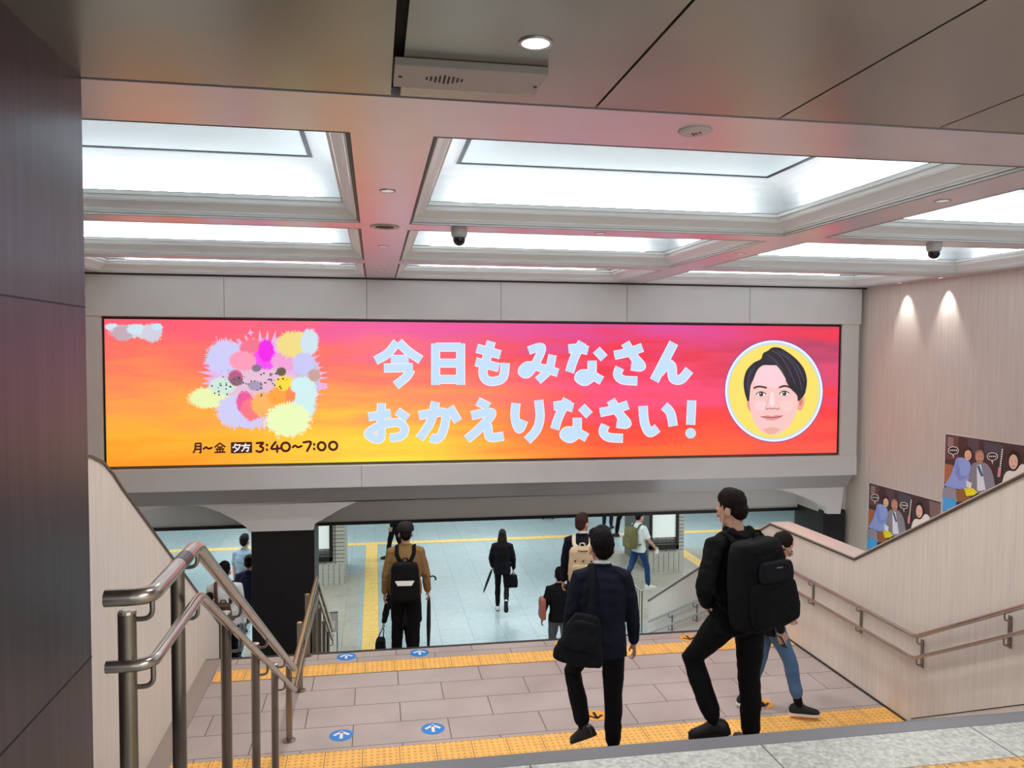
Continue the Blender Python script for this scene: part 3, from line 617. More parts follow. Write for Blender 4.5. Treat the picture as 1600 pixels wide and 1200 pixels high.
# ---------------------------------------------------------------- posters on the right wall
def poster(y0, z0, label):
    H_, W_ = 1.15, 1.70
    t = thing('poster', label, 'poster', (8.2, y0-W_/2, z0), 0)
    MB().box((8.192, y0-W_-.02, z0-.02), (8.199, y0+.02, z0+H_+.02)).build('white_border', white_p, t)
    k = W_/750.
    a = ART(lambda u, v: Vector((8.192, y0-u*k, z0+H_-v*k)), (-1, 0, 0), .0003, .0006)
    a.shape([(0, 0), (750, 0), (750, 507), (0, 507)], '#4a302e')
    for q, c in (([(0, 10), (110, 5), (120, 150), (0, 160)], '#6e4542'), ([(20, 15), (70, 15), (72, 75), (22, 78)], '#94787a'), ([(190, 5), (290, 5), (280, 90), (200, 90)], '#54464e'), ([(330, 10), (470, 15), (470, 90), (330, 80)], '#4b4c55'), ([(0, 190), (75, 190), (80, 310), (0, 310)], '#b06a48'), ([(640, 10), (750, 10), (750, 140), (660, 130)], '#7d6260'), ([(420, 120), (560, 130), (560, 330), (430, 330)], '#383230')): a.shape(q, c)
    a.m.build('picture', art_d, t)
    off = Vector((0, y0-10.17, z0-1.08))
    pt = lambda u, v: on_wall(1350+(u+716)*.17495, 660+(v+102)*.17495, X=8.192)+off
    def sub(name, f, kk):
        b = ART(pt, (-1, 0, 0), .0003, kk); f(b); b.m.build(name, art_d, t)
    S = smooth_line
    sub('pictured_woman', lambda b: (b.shape(S([(0, 460), (60, 370), (95, 270), (110, 225), (150, 210), (215, 235), (240, 290), (235, 370), (205, 440), (190, 500), (60, 480), (0, 460)]), '#93a8e4'), b.shape(S([(120, 240), (100, 300), (110, 370), (150, 420), (215, 380), (250, 350), (240, 335), (200, 370), (150, 370), (140, 300), (120, 240)]), '#7f94d6'),
        b.ell((250, 335), 14, 22, '#e0ac90'), b.ell((212, 165), 42, 54, '#42221e'), b.ell((216, 190), 31, 44, '#ecbc9f'), b.ell((206, 182), 4, 3, '#2c1a18'), b.ell((228, 184), 4, 3, '#2c1a18'), b.layer('#b0504c').stroke([(205, 212), (228, 211)], 6)), .004)
    sub('pictured_man', lambda b: (b.shape(S([(205, 470), (235, 330), (255, 270), (300, 255), (370, 260), (420, 310), (450, 410), (440, 520), (205, 520), (205, 470)]), '#8a8894'), b.shape([(295, 280), (335, 275), (375, 500), (300, 510)], '#e4e8ee'), b.shape([(295, 285), (318, 282), (355, 375), (335, 385)], '#3f6488'),
        b.ell((322, 198), 42, 56, '#a07660'), b.ell((324, 212), 36, 50, '#c8937a'), b.ell((310, 200), 5, 3, '#2c1a18'), b.ell((340, 202), 5, 3, '#2c1a18'), b.layer('#7c3c34').stroke([(306, 240), (340, 240)], 6)), .008)
    sub('pictured_lady', lambda b: (b.shape(S([(520, 440), (545, 360), (580, 330), (640, 330), (700, 270), (760, 330), (750, 540), (520, 540), (520, 440)]), '#efe6dc'), b.ell((625, 240), 56, 92, '#20161a'), b.ell((622, 250), 40, 66, '#e8bda6'), b.ell((606, 240), 5, 3, '#2c1a18'), b.ell((640, 242), 5, 3, '#2c1a18'), b.layer('#9c4a44').stroke([(608, 290), (636, 290)], 6)), .006)
    for cx, cy in ((88, 148), (437, 202)):
        def bub(b):
            b.ell((cx, cy), 50, 36, '#f6f2ee'); b.shape([(cx-12, cy+30), (cx+8, cy+30), (cx+2, cy+72)]); b.ell((cx, cy), 43, 30, '#2c1f20'); b.layer('#f6f2ee')
            for i in range(4): b.stroke([(cx-32+i*18, cy-6), (cx-22+i*18, cy+6)], 6).stroke([(cx-20+i*18, cy-8), (cx-26+i*18, cy+8)], 5)
        sub('speech_bubble', bub, .0105)
    def cap(b):
        b.layer('#f6f2ee')
        for i in range(10): b.ell((527-i*2.5, 142+i*20), 8, 8, n=8)
        b.shape([(492, 300), (518, 300), (508, 385), (482, 385)], '#e48aa0')
    sub('caption', cap, .0115)
    sub('table_items', lambda b: (b.shape(S([(0, 480), (60, 475), (140, 520), (150, 600), (0, 590), (0, 480)]), '#97919c'), b.shape(S([(110, 520), (170, 490), (240, 540), (220, 590), (130, 600), (110, 520)]), '#94623a'), b.shape([(185, 485), (265, 485), (305, 525), (270, 550), (205, 555)], '#f0e31c'), b.shape([(205, 415), (255, 440), (245, 490), (205, 475)], '#f0f0f2'), b.shape([(0, 560), (120, 590), (110, 660), (-8, 690)], '#4aa4e0')), .012)
poster(11.93, .07, 'lower poster of three seated people on the right wall, farther from the camera')
poster(10.17, 1.08, 'upper poster of three seated people on the right wall, nearer the camera')

# ---------------------------------------------------------------- handrails
def bend(pts, r=.06, k=5):
    out = [Vector(pts[0])]
    for a, b, c in zip(pts, pts[1:], pts[2:]):
        a, b, c = Vector(a), Vector(b), Vector(c); p = b+(a-b).normalized()*min(r, (a-b).length*.45); q = b+(c-b).normalized()*min(r, (c-b).length*.45)
        out += [p*(1-t)**2+b*2*t*(1-t)+q*t*t for t in (i/k for i in range(k+1))]
    return out+[Vector(pts[-1])]
t = thing('handrail', 'double tube stainless handrail dividing the left lane of the stairs', 'handrail', (-.7, 5, 0))
RX = -.672; PX = -.745
up_l = [(-.80, 2.51, 2.67), (RX, 2.51, 2.67), (RX, 2.7, 2.67), (RX, 3.13, 2.67), (RX, 6.70, .745), (RX, 9.38, .745), (RX, 12.62, -1.02), (RX, 12.95, -1.02)]
lo_l = [(-.80, 2.51, 2.46), (RX, 2.51, 2.46), (RX, 2.7, 2.46), (RX, 3.19, 2.46), (RX, 6.78, .53), (RX, 9.44, .53), (RX, 12.70, -1.23), (RX, 12.95, -1.23)]
MB().tube(bend(up_l), .0265, 16).build('upper_rail', steel, t, True)
MB().tube(bend(lo_l), .0195, 16).build('lower_rail', steel, t, True)
MB().tube([(RX, 2.86, 2.67), (RX, 2.96, 2.67)], .0275, 16).build('rail_sleeve', mat('dark_sleeve', '#4a4d52', .25, 1), t, True)
def railz(pl, y):
    for a, b in zip(pl[2:], pl[3:]):
        if a[1] <= y <= b[1]: return a[2]+(b[2]-a[2])*(y-a[1])/(b[1]-a[1])
    return pl[2][2]
def ground(y):
    if y < 2.8: return 1.92
    if y < 6.122: return 1.92-.16*(int((y-2.8)/.302)+1)
    if y < 8.985: return 0
    return max(-1.76, -.16*(int((y-8.985)/.302)+1))
for y in (2.53, 3.15, 4.11, 5.08, 6.02, 6.98, 8.0, 8.92, 9.9, 10.8, 11.7, 12.7):
    zg, zt = ground(y), railz(up_l, y)-.055
    zt -= 0 if y < 2.2 or 6.3 < y < 8.7 else .0
    p = MB().tube([(PX, y, zg), (PX, y, zt)], .0265, 14).build('post', steel_d, t, True)
    MB().lathe((PX, y, zg), [(.055, .0), (.055, .008), (.03, .012)], 16).build('base_plate', steel_d, p)
    MB().lathe((PX, y, zt), [(.0265, 0), (.025, .008), (.014, .011)], 14).build('post_cap', mat('bright_cap', '#cdbfae', .25, 1), p)
    for pl in (up_l, lo_l):
        zr = railz(pl, y); MB().tube(bend([(PX, y, zr-.075), (RX, y, zr-.075), (RX, y, zr-.01)], .03), .008, 8).build('bracket', steel_d, t, True)
t = thing('handrail', 'double stainless handrail fixed to the right side wall of the stairs', 'handrail', (XR, 6, 0))
WX = XR-.075
ru = [(WX, 3.4, 2.46), (WX, 6.22, .875), (WX, 8.62, .875), (WX, 13.1, -1.36)]
rl = [(WX, 3.4, 2.26), (WX, 6.24, .67), (WX, 8.62, .67), (WX, 13.1, -1.57)]
MB().tube(bend(ru, .04), .0195, 14).build('upper_rail', steel, t, True); MB().tube(bend(rl, .04), .0165, 14).build('lower_rail', steel, t, True)
def rz2(pl, y):
    for a, b in zip(pl, pl[1:]):
        if a[1] <= y <= b[1]: return a[2]+(b[2]-a[2])*(y-a[1])/(b[1]-a[1])
for y in (4.1, 5.25, 6.22, 7.12, 8.0, 9.2, 10.3, 11.2, 12.2):
    a, b = rz2(ru, y), rz2(rl, y)
    MB().box((XR-.012, y-.017, b-.09), (XR-.001, y+.017, a-.03)).build('wall_plate', steel_d, t, bevel=.003)
    for z in (a, b): MB().tube(bend([(XR-.01, y-.02, z-.06), (WX, y-.02, z-.06), (WX, y-.02, z-.008)], .03), .007, 8).build('bracket', steel_d, t, True)
# barrier at the foot of the lower stairs
t = thing('barrier_railing', 'low barred metal railing at the foot of the lower right parapet', 'railing', (4.75, 13.9, -1.76))
m = MB(); m.tube([(4.75, 13.42, -.92), (4.75, 14.6, -.92)], .02, 10); m.tube([(4.75, 13.42, -1.68), (4.75, 14.6, -1.68)], .015, 10); m.build('rail', steel, t, True)
for i in range(9): MB().tube([(4.75, 13.44+i*.14, -1.76 if i in (0, 8) else -1.68), (4.75, 13.44+i*.14, -.92)], .014 if i in (0, 8) else .008, 8).build('baluster', steel_d, t, True)
t = thing('sign_stand', 'small white sign stand on the concourse beside the foot of the left handrail', 'sign stand', (-.74, 13.3, -1.76))
MB().box((-.85, 13.28, -1.30), (-.63, 13.30, -.98)).build('sign_panel', white_p, t, bevel=.004)
m = MB(); m.box((-.86, 13.285, -.98), (-.62, 13.315, -.96)); m.box((-.64, 13.285, -1.72), (-.62, 13.315, -.96)); m.box((-.86, 13.285, -1.72), (-.84, 13.315, -.96)); m.build('frame', mat('blue_grey_frame', '#7d98ac', .4), t)
MB().box((-.88, 13.18, -1.76), (-.60, 13.42, -1.72)).build('base', black_p, t, bevel=.005)

# ---------------------------------------------------------------- floor stickers
def arrow_sticker(x, y, z, ground_c, arrow_c, flip, label, group):
    t = thing('floor_sticker', label, 'floor sticker', (x, y, z), 0, group)
    MB().lathe((x, y, z), [(.105, .0), (.105, .0025), (.001, .0025)], 36).build('disc', ground_c, t)
    s = -1 if flip else 1; m = MB()
    m.prism([(x-.014, y-.065*s), (x+.014, y-.065*s), (x+.014, y+.06*s), (x-.014, y+.06*s)], 2, z+.002, z+.0036)
    for q in (1, -1):
        m.prism([(x, y+.078*s), (x+q*.075, y+.012*s), (x+q*.058, y-.012*s), (x, y+.042*s)], 2, z+.002, z+.0036)
    m.build('arrow', arrow_c, t)
blue_s, org_s = mat('blue_sticker', '#1f7fd0', .4), mat('orange_sticker', '#efa336', .4)
g1, g2 = 'blue up arrow floor stickers', 'orange down arrow floor stickers'
arrow_sticker(-.32, 8.82, 0, blue_s, white_p, False, 'blue sticker with white arrow at the far landing edge, left of its pair', g1)
arrow_sticker(.49, 8.80, 0, blue_s, white_p, False, 'blue sticker with white arrow at the far landing edge, below the umbrella man', g1)
arrow_sticker(-.30, 7.0, 0, blue_s, white_p, False, 'blue sticker with white arrow on near landing granite, left of its pair', g1)
arrow_sticker(.51, 6.99, 0, blue_s, white_p, False, 'blue sticker with white arrow on near landing granite, right of its pair', g1)
arrow_sticker(2.16, 8.80, 0, org_s, black_p, True, 'orange sticker with black arrow at the far landing edge, half behind the suited man', g2)
arrow_sticker(3.68, 8.76, 0, org_s, black_p, True, 'orange sticker with black arrow at the far landing edge, left of the big backpack man', g2)
arrow_sticker(2.03, 7.0, 0, org_s, black_p, True, 'orange sticker with black arrow on near landing, seen between the legs of the suited man', g2)
arrow_sticker(3.70, 6.98, 0, org_s, black_p, True, 'orange sticker on near landing, mostly hidden by the right leg of the big backpack man', g2)

# ---------------------------------------------------------------- concourse pillars with notice boards
def tiled_pillar(x0, x1, y0, y1, bx0, bx1, side, nm):
    t = thing('tiled_pillar', 'grey tile clad pillar with a framed notice board, %s of the concourse' % nm, 'pillar', ((x0+x1)/2, (y0+y1)/2, -1.76))
    t['kind'] = 'structure'
    MB().box((x0, y0, -1.76), (x1, y1, 1.2)).build('cladding', pillar_tile, t)
    m = MB(); n = int((x1-x0)/.115)
    for i in range(n): m.box((x0+i*(x1-x0)/n+.008, y0-.012, -1.76), (x0+(i+1)*(x1-x0)/n-.008, y0+.01, -1.30))
    m.build('plinth_tiles', mat('plinth_tile', '#b4b3a9', .4, 0, .06, 6), t)
    b = thing('notice_board', 'pale framed notice board on the %s tiled pillar' % nm, 'notice board', ((bx0+bx1)/2, y0-.03, -1.1))
    f = .07; zb, zt = -1.22, .9
    m = MB(); m.box((bx0, y0-.07, zb), (bx0+f, y0-.001, zt)); m.box((bx1-f, y0-.07, zb), (bx1, y0-.001, zt)); m.box((bx0, y0-.07, zt-f), (bx1, y0-.001, zt)); m.box((bx0, y0-.07, zb), (bx1, y0-.001, zb+.09)); m.build('frame', black_m, b, bevel=.004)
    MB().box((bx0+f, y0-.035, zb+.28), (bx1-f, y0-.001, zt-f)).build('panel', mat('notice_panel', '#dfe6e2', .35, 0, emit=.25), b)
    m = MB()
    for k in range(3): m.box((bx0+f, y0-.06, zb+.11+k*.055), (bx1-f, y0-.03, zb+.13+k*.055))
    m.build('lower_bars', mat('bar_grey', '#5d605e', .4), b)
tiled_pillar(6.30, 7.17, 17.42, 19.2, 6.30, 7.02, 1, 'right')
tiled_pillar(-1.95, -.66, 17.55, 19.2, -1.75, -.92, 1, 'left')
t = thing('low_bench', 'low dark bench far off on the concourse floor', 'bench', (5.25, 23.6, -1.76))
MB().box((5.05, 23.4, -1.50), (5.45, 23.8, -1.42)).build('seat', mat('bench_dark', '#4a5258', .5), t, bevel=.01)
for x in (5.08, 5.40): MB().box((x-.02, 23.45, -1.76), (x+.02, 23.75, -1.50)).build('leg', black_m, t)

# ---------------------------------------------------------------- people
def organic(name, mb, m, parent, voxel, it=4, fold=0, fs=(7, 7, 11), seed=0, grain=0):
    """closed overlapping volumes fused into one continuous smooth surface, with folds"""
    me = bpy.data.meshes.new('t'); me.from_pydata([tuple(v) for v in mb.v], [], mb.f)
    bm = bmesh.new(); bm.from_mesh(me); bmesh.ops.recalc_face_normals(bm, faces=bm.faces); bm.to_mesh(me); bm.free()
    ob = bpy.data.objects.new('t', me); COL.objects.link(ob)
    r = ob.modifiers.new('r', 'REMESH'); r.mode = 'VOXEL'; r.voxel_size = voxel
    sm = ob.modifiers.new('s', 'SMOOTH'); sm.factor = .5; sm.iterations = it
    dg = bpy.context.evaluated_depsgraph_get(); out = bpy.data.meshes.new_from_object(ob.evaluated_get(dg))
    bpy.data.objects.remove(ob); bpy.data.meshes.remove(me)
    if fold or grain:
        off = Vector((seed*3.1, seed*1.7, seed))
        ns = [v.normal.copy() for v in out.vertices]
        for v, n in zip(out.vertices, ns):
            p = Vector((v.co.x*fs[0], v.co.y*fs[1], v.co.z*fs[2]))+off
            d = fold*(noise.noise(p)+.5*noise.noise(p*2.3))
            if grain: d += grain*noise.noise(v.co*55+off)
            v.co += n*d
    for p in out.polygons: p.use_smooth = True
    out.name = name; out.materials.clear(); out.materials.append(m)
    o = bpy.data.objects.new(name, out); COL.objects.link(o); o.parent = parent; WORLD[o.name] = WORLD[parent.name]; return o
def xf(mb, M, k=0):
    for i in range(k, len(mb.v)): mb.v[i] = M @ mb.v[i]
    return mb
D2R = math.radians
def dirv(flex, abd, sx):
    return Vector((sx*math.sin(D2R(abd)), math.sin(D2R(flex))*math.cos(D2R(abd)), -math.cos(D2R(flex))*math.cos(D2R(abd))))
def rbox(mb, c, w, d, h, taper=.9, e=3.2, bulge=.08, n=24):
    ts = [0, .02, .07, .16, .35, .6, .8, .91, .975, 1]; ks = [.72, .88, .97, 1, 1+bulge*.4, 1+bulge*.3, .99, .95, .84, .62]
    rings = []
    for t, k in zip(ts, ks):
        kk = k*(1+(taper-1)*t)
        r = []
        for i in range(n):
            a = 2*math.pi*i/n; ca, sa_ = math.cos(a), math.sin(a)
            r.append(Vector((c[0]+w/2*kk*math.copysign(abs(ca)**(2/e), ca), c[1]+d/2*kk*math.copysign(abs(sa_)**(2/e), sa_), c[2]+h*t)))
        rings.append(r)
    vs = [q for r in rings for q in r]; N = len(rings)
    return mb.add(vs, [(i*n+j, i*n+(j+1) % n, (i+1)*n+(j+1) % n, (i+1)*n+j) for i in range(N-1) for j in range(n)]+[list(range(n))[::-1], list(range((N-1)*n, N*n))])
skin_m = mat('skin', '#c99a82', .5, 0, .04, 20)
sole_w, sole_b = mat('white_sole', '#e6e4e0', .5), mat('black_sole', '#141415', .6)
def cloth(name, col, b=.25, sc_=90): return mat(name, col, .85, 0, .10, 5, bump=b, bscale=sc_, spec=.2)
class Person: pass
def person(label, loc, rz, H, top, trousers, shoes, legs, arms, lean=0, head=(0, 0), hair=('short', '#15110f'), hem=.84, full=1.0,
           sleeve='long', collar=None, hood=False, vox=.011, sole=None, skirt=None, seed=1, leg_w=1.0, group=None, curl=.9, glasses=False, socks='d', trouser_end=.06, eyes=False, hs=1.0):
    P = Person(); rz = D2R(rz); s = H/1.75
    t = thing('person', label, 'person', loc, rz, group); P.t = t
    hip = Vector((0, 0, .92)); J = {}
    low = 9
    for sx, lg in ((-1, legs[0]), (1, legs[1])):
        tf, ta, sf, sa_, fp, fy = lg
        h = Vector((sx*.088, 0, .92)); k = h+dirv(tf, ta, sx)*.43; a = k+dirv(sf, sa_, sx)*.41
        f = Vector((sx*math.sin(D2R(fy))*math.cos(D2R(fp)), math.cos(D2R(fy))*math.cos(D2R(fp)), -math.sin(D2R(fp))))
        r = Vector((0, 0, 1)).cross(f).normalized()*-1; u = r.cross(f)
        J[sx] = (h, k, a, f, r, u)
        for q in (-.08, .17): low = min(low, (a+f*q-u*.085).z)
    dz = -low
    up_ = Matrix.Translation(Vector((0, 0, 0)))
    S0 = Matrix.Diagonal((s, s, s, 1)) @ Matrix.Translation((0, 0, dz))
    LE = Matrix.Translation(hip) @ Matrix.Rotation(-D2R(lean), 4, 'X') @ Matrix.Translation(-hip)
    P.M = WORLD[t.name] @ S0; P.ML = WORLD[t.name] @ S0 @ LE
    # ---- arms
    A = {}
    for sx, ar in ((-1, arms[0]), (1, arms[1])):
        sh_ = Vector((sx*.174, -.005, 1.392)); d1, d2 = dirv(ar[0], ar[1], sx), dirv(ar[2], ar[3], sx)
        e = sh_+d1*.285; w_ = e+d2*.245; A[sx] = (sh_, e, w_, d2)
    # ---- body: one continuous surface with head, hands
    mb = MB()
    mb.limb([(0, 0, .95), (0, 0, 1.08), (0, 0, 1.26), (0, -.005, 1.38), (0, -.012, 1.45)], [(.14, .095), (.125, .09), (.145, .098), (.135, .085), (.06, .06)])
    mb.limb([(0, -.018, 1.42), (0, -.004, 1.57)], [.056, .053])
    k0 = len(mb.v)
    mb.ball((0, -.012, .130), (.074, .095, .092)); mb.ball((0, .028, .075), (.063, .066, .088)); mb.ball((0, .030, .025), (.054, .060, .042)); mb.ball((0, .070, .000), (.026, .022, .020))
    mb.limb([(0, .088, .098), (0, .106, .066)], [.010, .0145]); mb.ball((0, .080, .108), (.050, .018, .012)); mb.ball((0, .088, .030), (.024, .012, .010))
    for sx in (-1, 1): mb.ball((sx*.081, -.008, .075), (.012, .022, .033), 12, 8)
    HM = Matrix.Translation((0, -.004, 1.525-.01*(hs-1)/.1)) @ Matrix.Scale(hs, 4) @ Matrix.Rotation(D2R(head[0]), 4, 'Z') @ Matrix.Rotation(-D2R(head[1]), 4, 'X')
    xf(mb, HM, k0)
    for sx in (-1, 1):
        sh_, e, w_, d = A[sx]
        mb.limb([Vector((sx*.09, -.005, 1.405)), sh_, (sh_+e)/2, e, (e*.6+w_*.4), w_], [.05, .052, .044, .038, .037, .026], 14, (0, .8, .6))
        nrm = Vector((-sx, 0, 0)); nrm = (nrm-d*nrm.dot(d)).normalized(); th = nrm.cross(d)*sx; th = th if th.y >= -.2 or abs(d.z) < .5 else -th
        mb.limb([w_-d*.01, w_+d*.04, w_+d*.085], [(.026, .017), (.040, .015), (.041, .014)], 12, th)
        for off, ln in ((.030, .072), (.0105, .080), (-.0095, .075), (-.028, .060)):
            p0 = w_+d*.085+th*off; pts = [p0-d*.02]; ang = .15; q = p0
            for seg in (.45, .32, .25):
                pts.append(q); dd = d*math.cos(ang)+nrm*math.sin(ang); q = q+dd*ln*seg; ang += curl*(.6 if off > .02 else .72)
            pts.append(q); mb.limb(pts, [.0088, .0088, .0084, .0078, .0068], 8, th)
        p0 = w_+d*.03+th*.028
        mb.limb([p0, p0+th*.022+d*.028+nrm*.008, p0+th*.026+d*.055+nrm*.022, p0+th*.020+d*.078+nrm*.034], [.012, .0105, .0095, .008], 8, nrm)
    xf(mb, LE)
    for sx in (-1, 1):
        h, k, a, f, r, u = J[sx]
        mb.limb([h+Vector((0, 0, .03)), (h+k)/2, k, k*.65+a*.35, a], [.066, .058, .043, .042, .032]); mb.limb([a-f*.04-u*.045, a+f*.1-u*.06], [(.03, .03), (.034, .02)], 10, r)
    xf(mb, S0); organic('body', mb, skin_m, t, min(vox, .008), 2)
    P.hand = {sx: P.ML @ (A[sx][2]+A[sx][3]*.085) for sx in (-1, 1)}; P.hd = {sx: A[sx][3] for sx in (-1, 1)}
    HW = S0 @ LE @ HM
    # ---- hair or cap
    st, hc = hair; mb = MB(); hm_ = mat('hair_'+hc[1:], hc, .7, 0, .2, 60, bump=.5, bscale=160, spec=.12)
    mb.ball((0, -.022, .138), (.082, .096, .094)); mb.ball((0, -.050, .085), (.070, .062, .075))
    if st != 'thin': mb.ball((0, -.005, .165), (.074, .082, .074))
    if st == 'full': mb.ball((.01, .0, .185), (.066, .075, .062)); mb.ball((-.035, .02, .18), (.045, .06, .05)); mb.ball((0, -.06, .12), (.078, .06, .075))
    if st == 'long': mb.limb([(0, -.055, .12), (0, -.085, 0), (0, -.115, -.15), (0, -.125, -.30)], [(.088, .055), (.105, .05), (.10, .04), (.05, .02)])
    xf(mb, HW); organic('hair', mb, hm_, t, .008, 2, .004, (30, 30, 30), seed, .003)
    if st == 'cap':
        mb = MB(); mb.lathe((0, -.012, .125), [(.104, 0), (.106, .03), (.100, .07), (.080, .10), (.045, .118), (.008, .122)], 24); c0 = len(mb.v)
        mb.tube([(0, .07, .128), (0, .13, .122), (0, .165, .112)], [(.006, .08), (.006, .07), (.004, .03)], 12, (0, 0, 1)); xf(mb, HW); organic('cap', mb, mat('black_cap', '#0c0b0c', .8), t, .008, 3)
    if eyes:
        for sx in (-1, 1):
            e_ = xf(MB().ball((sx*.031, .084, .088), (.014, .011, .009)), HW).build('eye', mat('eye_white', '#d8d2cc', .3), t, 'all', local=True)
            xf(MB().ball((sx*.031, .093, .088), (.006, .004, .007)), HW).build('iris', mat('iris', '#1c1210', .2), e_, 'all', local=True)
            xf(MB().limb([(sx*.014, .097, .112), (sx*.034, .096, .116), (sx*.05, .082, .110)], [.004, .005, .003], 8), HW).build('eyebrow', hm_, t, True, local=True)
    if glasses:
        mb = MB()
        for sx in (-1, 1):
            mb.tube([(sx*.034+.024*math.cos(i*math.pi/8), .108, .088+.019*math.sin(i*math.pi/8)) for i in range(17)], .0022, 6)
            mb.tube([(sx*.058, .106, .094), (sx*.078, .03, .092), (sx*.08, -.02, .084)], .002, 6)
        mb.tube([(-.01, .109, .092), (.01, .109, .092)], .002, 6)
        xf(mb, HW).build('glasses', mat('glasses_frame', '#3c3432', .3, .5), t, True, local=True)
    # ---- top garment
    mb = MB(); F = full; hz = hem
    rings = [(hz, .180, .128), (max(hz+.04, .93), .180, .128), (1.06, .165, .120), (1.22, .180, .124), (1.33, .180, .118), (1.405, .150, .098), (1.452, .095, .076), (1.485, .068, .066)]
    if skirt: rings[0] = (skirt, .215, .165)
    pts = [Vector((0, -.004, z)) for z, _, _ in rings]; n = 20
    vs = [p+Vector((rx*F*math.cos(2*math.pi*j/n), ry*F*math.sin(2*math.pi*j/n), 0)) for p, (z, rx, ry) in zip(pts, rings) for j in range(n)]
    N = len(rings); mb.add(vs, [(i*n+j, i*n+(j+1) % n, (i+1)*n+(j+1) % n, (i+1)*n+j) for i in range(N-1) for j in range(n)]+[list(range(n))[::-1], list(range((N-1)*n, N*n))])
    for sx in (-1, 1):
        sh_, e, w_, d = A[sx]; g = .9+.1*F
        if sleeve == 'long': mb.limb([Vector((sx*.08, -.005, 1.412)), sh_+Vector((0, 0, -.002)), (sh_+e)/2, e, e*.5+w_*.5, w_-d*.012], [.07*g, .072*g, .064*g, .055*g, .050*g, .043*g], 14, (0, .8, .6))
        else: mb.limb([Vector((sx*.09, -.005, 1.395)), sh_, sh_*.55+e*.45, sh_*.3+e*.7], [.07*g, .072*g, .068*g, .068*g], 14, (0, .8, .6))
    if hood: mb.limb([(-.075, -.055, 1.475), (0, -.105, 1.445), (.075, -.055, 1.475)], [.034, .046, .034]); mb.limb([(-.07, .01, 1.49), (0, -.05, 1.50), (.07, .01, 1.49)], [.022, .028, .022])
    elif collar != 'none': mb.tube([(.064*math.cos(i*math.pi/8), -.012+.064*math.sin(i*math.pi/8), 1.487-.014*math.sin(i*math.pi/8)) for i in range(17)], .012, 8)
    xf(mb, S0 @ LE); organic('jacket' if sleeve == 'long' else 'shirt', mb, top, t, vox, 4, .0085, seed=seed)
    if collar and collar != 'none':
        mb = MB().tube([(.0585*math.cos(i*math.pi/8), -.012+.0585*math.sin(i*math.pi/8), 1.505-.012*math.sin(i*math.pi/8)) for i in range(17)], [(.016, .006)]*17, 8, (0, 0, 1))
        xf(mb, S0 @ LE).build('shirt_collar', collar, t, True, local=True)
    # ---- trousers
    mb = MB(); L_ = leg_w
    mb.limb([(0, 0, .90), (0, 0, 1.0)], [(.160, .115), (.150, .105)], 18)
    for sx in (-1, 1):
        h, k, a, f, r, u = J[sx]; sd = (k-h).cross(a-k)
        end = a+(k-a).normalized()*trouser_end
        mb.limb([h+Vector((0, 0, .02)), h*.6+k*.4, k, k*.62+end*.38, end], [.094*L_, .086*L_, .066*L_, .064*L_, .058*L_])
    xf(mb, S0); organic('trousers', mb, trousers, t, vox, 4, .0075, (8, 8, 9), seed+5)
    # ---- shoes
    for sx in (-1, 1):
        h, k, a, f, r, u = J[sx]; B = Matrix((r, f, u)).transposed().to_4x4(); B.translation = a
        mb = MB(); sec = [(-.085, .024, .050), (-.07, .034, .075), (-.03, .039, .095), (.02, .040, .092), (.07, .044, .066), (.12, .047, .052), (.16, .040, .043), (.185, .022, .030)]; nn = 14; vs = []
        for y, wd, hh in sec:
            for j in range(nn):
                an = 2*math.pi*j/nn; ca, sn = math.cos(an), math.sin(an)
                vs.append(Vector((wd*math.copysign(abs(ca)**.7, ca), y, -.078+(hh*max(sn, 0)**.8 if sn > 0 else .012*sn))))
        N = len(sec); mb.add(vs, [(i*nn+j, i*nn+(j+1) % nn, (i+1)*nn+(j+1) % nn, (i+1)*nn+j) for i in range(N-1) for j in range(nn)]+[list(range(nn))[::-1], list(range((N-1)*nn, N*nn))])
        sh = xf(mb, S0 @ B).build('shoe', shoes, t, 'all', local=True)
        out = [(-.088, .022), (-.07, .036), (-.03, .041), (.03, .042), (.08, .047), (.13, .049), (.165, .042), (.19, .020)]
        poly = [(x, y) for y, x in out]+[(-x, y) for y, x in out[::-1]]
        xf(MB().prism(poly, 2, -.094, -.070), S0 @ B).build('sole', sole or sole_b, sh, local=True)
        if socks: xf(MB().limb([a+u*.0, a+(k-a).normalized()*.12], [.040, .043], 12), S0).build('sock', black_c if socks == 'd' else socks, t, 'all', local=True)
    return P

